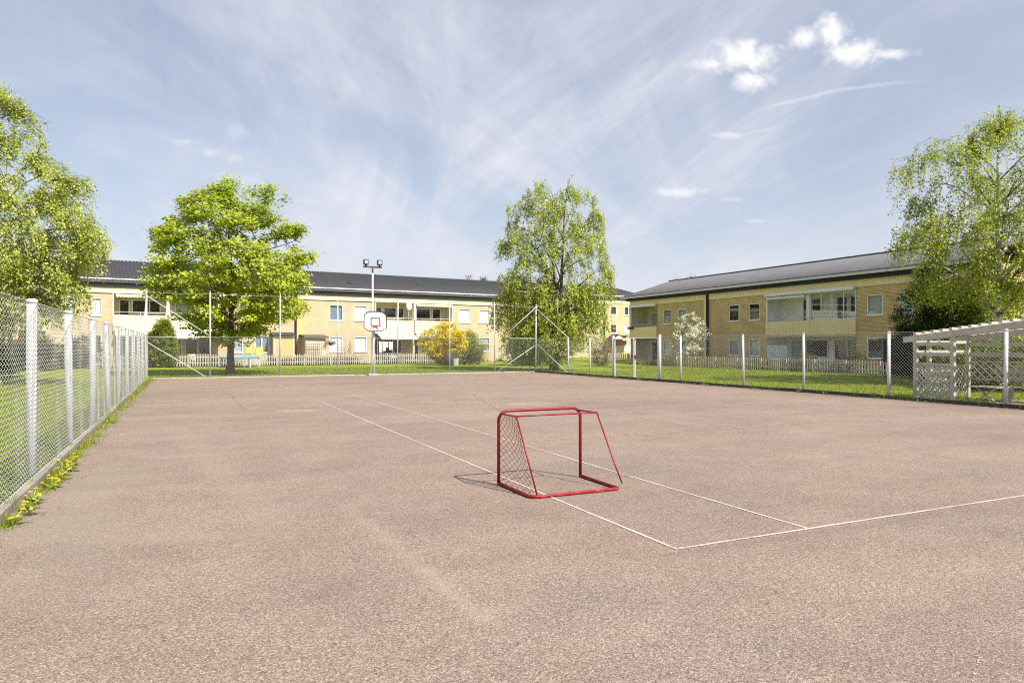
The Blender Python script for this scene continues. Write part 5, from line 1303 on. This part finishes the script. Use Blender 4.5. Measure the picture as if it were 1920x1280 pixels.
# rear wall boards and lattice
for (a_, b_) in ((.06, 2.04), (2.16, 4.14), (4.26, XR-.06)):
    for z in (1.30, 1.62): MB().box(a_, b_, DP-.02, DP+.02, z, z+.13).build('board', M['pergola'], pg)
    mb = MB(); lattice(mb, a_, b_, .62, 1.12, .24, .05, DP, .009); mb.box(a_, b_, DP-.026, DP+.026, 1.121, 1.16); mb.box(a_, b_, DP-.026, DP+.026, .57, .619); mb.build('lattice', M['pergola'], pg)
for x in (1.13, XR): 
    mb = MB(); mb.bar((x-.09, 0, 1.5), (x-.5, 0, zt(x-.5)-.05), .07, .035, (0, 1, 0)); mb.build('knee_brace', M['pergola'], pg)
# bench inside
bo = po+(-U)*2.9+V*1.95
bn = thing('bench', 'white slatted bench inside the pergola', 'bench', (*bo, -.06), T-pi/2)
mb = MB()
for k in range(4): mb.box(-1.6, 1.9, -.25+k*.13, -.25+k*.13+.11, .42, .455, .006)
mb.build('seat', M['pergola'], bn)
mb = MB(); mb.box(-1.6, 1.9, .30, .335, .60, .74, .006); mb.box(-1.6, 1.9, .30, .335, .80, .94, .006); mb.build('backrest', M['pergola'], bn)
for x in (-1.4, 0.1, 1.7): MB().box(x-.04, x+.04, -.2, .25, 0, .418).build('leg', M['pergola'], bn)
bo = po+(-U)*1.62+V*.75
tt_ = thing('picnic_table', 'small pale slatted table with splayed legs behind the pergola post', 'table', (*bo, -.06), T-pi/2)
mb = MB()
for k in range(5): mb.box(-.35, .45, -.3+k*.125, -.3+k*.125+.105, .46, .49, .004)
mb.build('tabletop', M['pergola'], tt_)
for sx in (-1, 1): 
    MB().bar((-.28*sx, -.05, .455), (.34*sx, -.05, .0), .07, .03, (0, 1, 0)).build('leg', M['pergola'], tt_)
cd = MB(); cd.tube([(0, 0, 1.0), (.01, 0, 1.6)], .012, 6); cd.ball((0, 0, 1.55), .035, .035, .05); cd.ball((0, 0, 1.25), .03, .03, .06); cd.ball((0, 0, 1.05), .035, .035, .05)
c_o = cd.build('hanging_ornament', M['cyan'], None); q_ = po+(-U)*3.6+V*1.6; c_o.location = (*q_, .0); tag(c_o, 'turquoise ornament hanging inside the pergola', 'ornament')

# ------------------------------------------------------------------ grass and weeds
def blades(n, pts, h, w, g, cols):
    lean = g.normal(size=(n, 2))*.45; az_ = g.random(n)*2*pi
    bx_ = np.stack([np.cos(az_), np.sin(az_), np.zeros(n)], 1)*w[:, None]
    p = np.concatenate([pts, np.full((n, 1), -.062)], 1) if pts.shape[1] == 2 else pts
    tip = p+np.concatenate([lean*h[:, None], h[:, None]], 1)
    Vv = np.stack([p-bx_, p+bx_, tip], 1).reshape(-1, 3); i = np.arange(n)[:, None]*3
    cc = palette(n, g, cols, .2); pp = p[:, :2]
    dry = (np.sin(pp[:, 0]*.9+1)*np.sin(pp[:, 1]*.7)+.6*np.sin(pp[:, 0]*2.3)*np.sin(pp[:, 1]*1.9+.5)+g.normal(size=n)*.35) > .85
    cc[dry] = palette(int(dry.sum()), g, [(.34, .28, .10), (.28, .26, .07)], .2)
    return Vv, i+np.array([[0, 1, 2]]), np.repeat(cc, 3, 0)
g = np.random.default_rng(77)
GR = [(.22, .29, .02), (.28, .34, .03), (.16, .23, .016), (.34, .38, .06)]
def strip(n, u0, u1, v0, v1): uu = g.uniform(u0, u1, n); vv = g.uniform(v0, v1, n); return np.outer(uu, U)+np.outer(vv, V)
parts = []
for (n, rect, h0, h1, w0) in ((42000, (5, 20, -6, VL-.1), .05, .13, .006), (30000, (20, 37, -9, VL-.1), .05, .12, .010), (52000, (UF+.1, 52, -3, 21), .04, .09, .016), (52000, (8, UF, VR+.1, 30), .04, .09, .012), (24000, (20, 46, 28, 35), .04, .09, .016)):
    p = strip(n, *rect); 
    if rect[3] == 30: 
        uu = p@U; vv = p@V; p = p[~((uu < 12.5) & (vv < 23.3))]
    m = len(p); parts.append(blades(m, p, g.uniform(h0, h1, m), np.full(m, w0), g, GR))
vo = 0; Vs = []; Fs = []; Cs = []
for v_, f_, c_ in parts: Vs.append(v_); Fs.append(f_+vo); Cs.append(c_); vo += len(v_)
tag(np_mesh('lawn_grass', np.concatenate(Vs), np.concatenate(Fs), M['leaf'], None, colors=np.concatenate(Cs)), 'mown green lawn grass around the court', 'grass', kind='stuff')
# taller tufts along the kerbs and fence feet
def tufts(n_t, u0, u1, v0, v1, per, h, w, z, sp=.05):
    c_ = np.stack([g.uniform(u0, u1, n_t), g.uniform(v0, v1, n_t)], 1); hh = np.repeat(h*g.uniform(.4, 1.2, n_t), per); uv = np.repeat(c_, per, 0)+g.normal(size=(n_t*per, 2))*sp
    p = uv[:, :1]*U+uv[:, 1:]*V; m = len(p); p3 = np.concatenate([p, np.full((m, 1), z)], 1)
    return blades(m, p3, hh*g.uniform(.5, 1.1, m), np.full(m, w), g, GR)
parts = [tufts(70, 5, 14, VL+.13, VL+.21, 26, .09, .004, 0), tufts(130, 9, 37, VL+.10, VL+.25, 26, .13, .006, 0, .08), tufts(110, 7, 37, VL-.02, VL+.10, 16, .13, .006, .06), tufts(120, 5, 37, VL-.4, VL-.05, 28, .22, .005, -.06, .08),
         tufts(110, 6, 36.5, VR-.05, VR+.25, 26, .17, .008, -.06, .10), tufts(55, 8, 36, VR-.24, VR-.16, 14, .07, .006, 0), tufts(150, UF-.12, UF+.2, VL+.4, VR-.3, 22, .13, .012, -.04, .08), tufts(120, UF-.2, UF+.1, 8, VR-.3, 24, .17, .016, -.04, .09), tufts(90, 8, 36.5, VR-.2, VR-.02, 26, .13, .009, .03, .07)]
vo = 0; Vs = []; Fs = []; Cs = []
for v_, f_, c_ in parts: Vs.append(v_); Fs.append(f_+vo); Cs.append(c_); vo += len(v_)
tag(np_mesh('weeds', np.concatenate(Vs), np.concatenate(Fs), M['leaf'], None, colors=np.concatenate(Cs)), 'tufts of rough grass along the kerbs of the court', 'weeds', kind='stuff')

gp = []
def bed_plants(n_, o, dx_, ny, x0, x1, y0, y1, h0, h1):
    xx = g.uniform(x0, x1, n_); yy = g.uniform(y0, y1, n_); keep = np.sin(xx*1.3)+np.sin(xx*.53+2)+g.normal(size=n_)*.5 > -.6
    p = o+np.outer(xx[keep], dx_)+np.outer(yy[keep], ny); m = len(p)
    return blades(m, p, g.uniform(h0, h1, m), np.full(m, .03), g, [(.05, .08, .015), (.08, .10, .02), (.10, .085, .04), (.035, .055, .012)])
parts = [bed_plants(9000, OA, dirA, nA, ax(284), ax(822), -4.3, -3.2, .25, .85), bed_plants(4000, OA, dirA, nA, ax(-60), ax(284), -4.3, -3.0, .4, 1.3), bed_plants(2500, OA, dirA, nA, ax(860), ax(936), -.9, -.15, .15, .5), bed_plants(6000, OC, dC, nC, cx(1438), cx(1662), -4.3, -3.0, .25, .8), bed_plants(2500, OC, dC, nC, cx(1240), cx(1438), -4.2, -3.2, .15, .6)]
vo = 0; Vs = []; Fs = []; Cs = []
for v_, f_, c_ in parts: Vs.append(v_); Fs.append(f_+vo); Cs.append(c_); vo += len(v_)
tag(np_mesh('garden_plants', np.concatenate(Vs), np.concatenate(Fs), M['leaf'], None, colors=np.concatenate(Cs)), 'low garden plants in the beds behind the picket fences', 'garden plants', kind='stuff')

# dandelions: a few different plants, copied along the kerbs
M['dandy'] = plain('dandelion_yellow', (.86, .70, .012), .7, var=.1, scale=30)
def dandelion(seed, nl, nf):
    q = np.random.default_rng(seed)
    t = thing('dandelion', None, 'dandelion')
    # toothed rosette leaves
    Vv = []; Ff = []
    for k in range(nl):
        a_ = q.random()*2*pi; L = q.uniform(.09, .19); w_ = q.uniform(.012, .022); el = q.uniform(.1, .8)
        dx = np.array((cos(a_)*cos(el), sin(a_)*cos(el), sin(el))); sd_ = np.array((-sin(a_), cos(a_), 0)); prev = None
        for i in range(8):
            f = i/7; c_ = dx*L*f+np.array((0, 0, -.05*f*f)); ww = w_*sin(pi*min(1, .12+f*.9))*(1 if i % 2 else .55)
            c_[2] = max(c_[2], .004)
            Vv += [c_+sd_*ww, c_-sd_*ww]
            if i: n_ = len(Vv); Ff.append((n_-4, n_-3, n_-1, n_-2))
    cols = palette(len(Vv), q, [(.08, .15, .018), (.13, .20, .025), (.16, .20, .05)])
    np_mesh('leaves', np.array(Vv), np.array(Ff), M['leaf'], t, colors=cols)
    for k in range(nf):
        a_ = q.random()*2*pi; rr_ = q.uniform(.03, .12); zt_ = q.uniform(.06, .14); top_ = (rr_*cos(a_), rr_*sin(a_), zt_)
        mb = MB(); mb.tube([(0, 0, 0), (top_[0]*.6, top_[1]*.6, zt_*.7), top_], .0025, 4); fl = mb.build('stalk', M['yellowgreen'], t)
        mb = MB(); n = 18
        for ring, rz_ in ((.024, .004), (.018, .009), (.011, .013)):
            for i in range(n):
                b_ = 2*pi*i/n+ring*50; b2 = b_+.22
                mb.add([(top_[0], top_[1], zt_+rz_*.4), (top_[0]+ring*cos(b_), top_[1]+ring*sin(b_), zt_+rz_), (top_[0]+ring*1.06*cos((b_+b2)/2), top_[1]+ring*1.06*sin((b_+b2)/2), zt_+rz_), (top_[0]+ring*cos(b2), top_[1]+ring*sin(b2), zt_+rz_)], [(0, 1, 2, 3)])
        mb.build('flower', M['dandy'], t)
    return t
protos = [dandelion(1, 16, 4), dandelion(2, 20, 6), dandelion(3, 14, 3), dandelion(4, 18, 5)]
used = [False]*4
def put_d(i, u, v, z, s, lab, grp):
    if not used[i]: o = protos[i]; used[i] = True
    else: o = copy_tree(protos[i])
    p = W(u, v); o.location = (*p, z); o.rotation_euler = (0, 0, random.uniform(0, 6.28)); o.scale = (s*.8, s*.8, s*.75); tag(o, lab, 'dandelion', grp)
for u, v in ((7.55, .22), (7.95, .27), (8.2, .22), (8.45, .26), (8.62, .2), (9.3, .26), (9.6, .24), (9.85, .3), (10.1, .24), (10.45, .3), (10.7, .22), (10.95, .27), (11.3, .22), (13.2, .24), (16.5, .25), (20.5, .25), (24, .22), (29, .26), (33, .24), (35.5, .3), (36.3, .4), (36.8, .35)):
    put_d(random.randrange(4), u, VL+v, .0, random.uniform(.85, 1.2), 'yellow dandelion clump on the court side of the left timber kerb', 'dandelions along the left kerb')
for k in range(16):
    put_d(random.randrange(4), random.uniform(7.3, 12.5), VL-random.uniform(.08, .9), -.06, random.uniform(.9, 1.35), 'yellow dandelion in the grass behind the left chain link fence', 'dandelions behind the left fence')
for u in (9.2, 9.6, 9.9, 10.3, 10.6, 10.9, 11.3, 11.7, 12.2, 14.6, 17.5, 18.3, 21.5, 23.2):
    put_d(random.randrange(4), u, VR+random.uniform(-.22, .18), .0 if random.random() < .5 else -.05, random.uniform(.9, 1.3), 'yellow dandelion clump along the dark right kerb', 'dandelions along the right kerb')
# a dry twig and leaf litter by the kerb
tw_ = MB(); a_ = np.array(g2(45, 967)); b_ = np.array(g2(90, 962)); tw_.tube([(*a_, .012), (*((a_+b_)/2+np.array((.0, .01))), .02), (*b_, .008)], [.005, .004, .002], 6)
tag(tw_.build('dry_twig', M['twig'], None), 'thin dry twig lying on the asphalt by the left kerb', 'twig')
n = 260; p = strip(n, 5, 36, VL+.15, VL+.55); c_ = np.concatenate([p, np.full((n, 1), .008)], 1)
v_, f_, k_ = leaves(c_, np.tile((0, 0, 1.0), (n, 1))+g.normal(size=(n, 3))*.3, g.uniform(.012, .035, n), .6, g, palette(n, g, [(.20, .13, .07), (.30, .2, .1), (.12, .08, .05)]))
tag(np_mesh('leaf_litter', v_, f_, M['leaf'], None, colors=k_), 'dry leaf litter along the left kerb', 'leaf litter', kind='stuff')
scene.cycles.use_denoising = False; scene.cycles.filter_width = 1.1; scene.cycles.max_bounces = 6; scene.cycles.transparent_max_bounces = 16
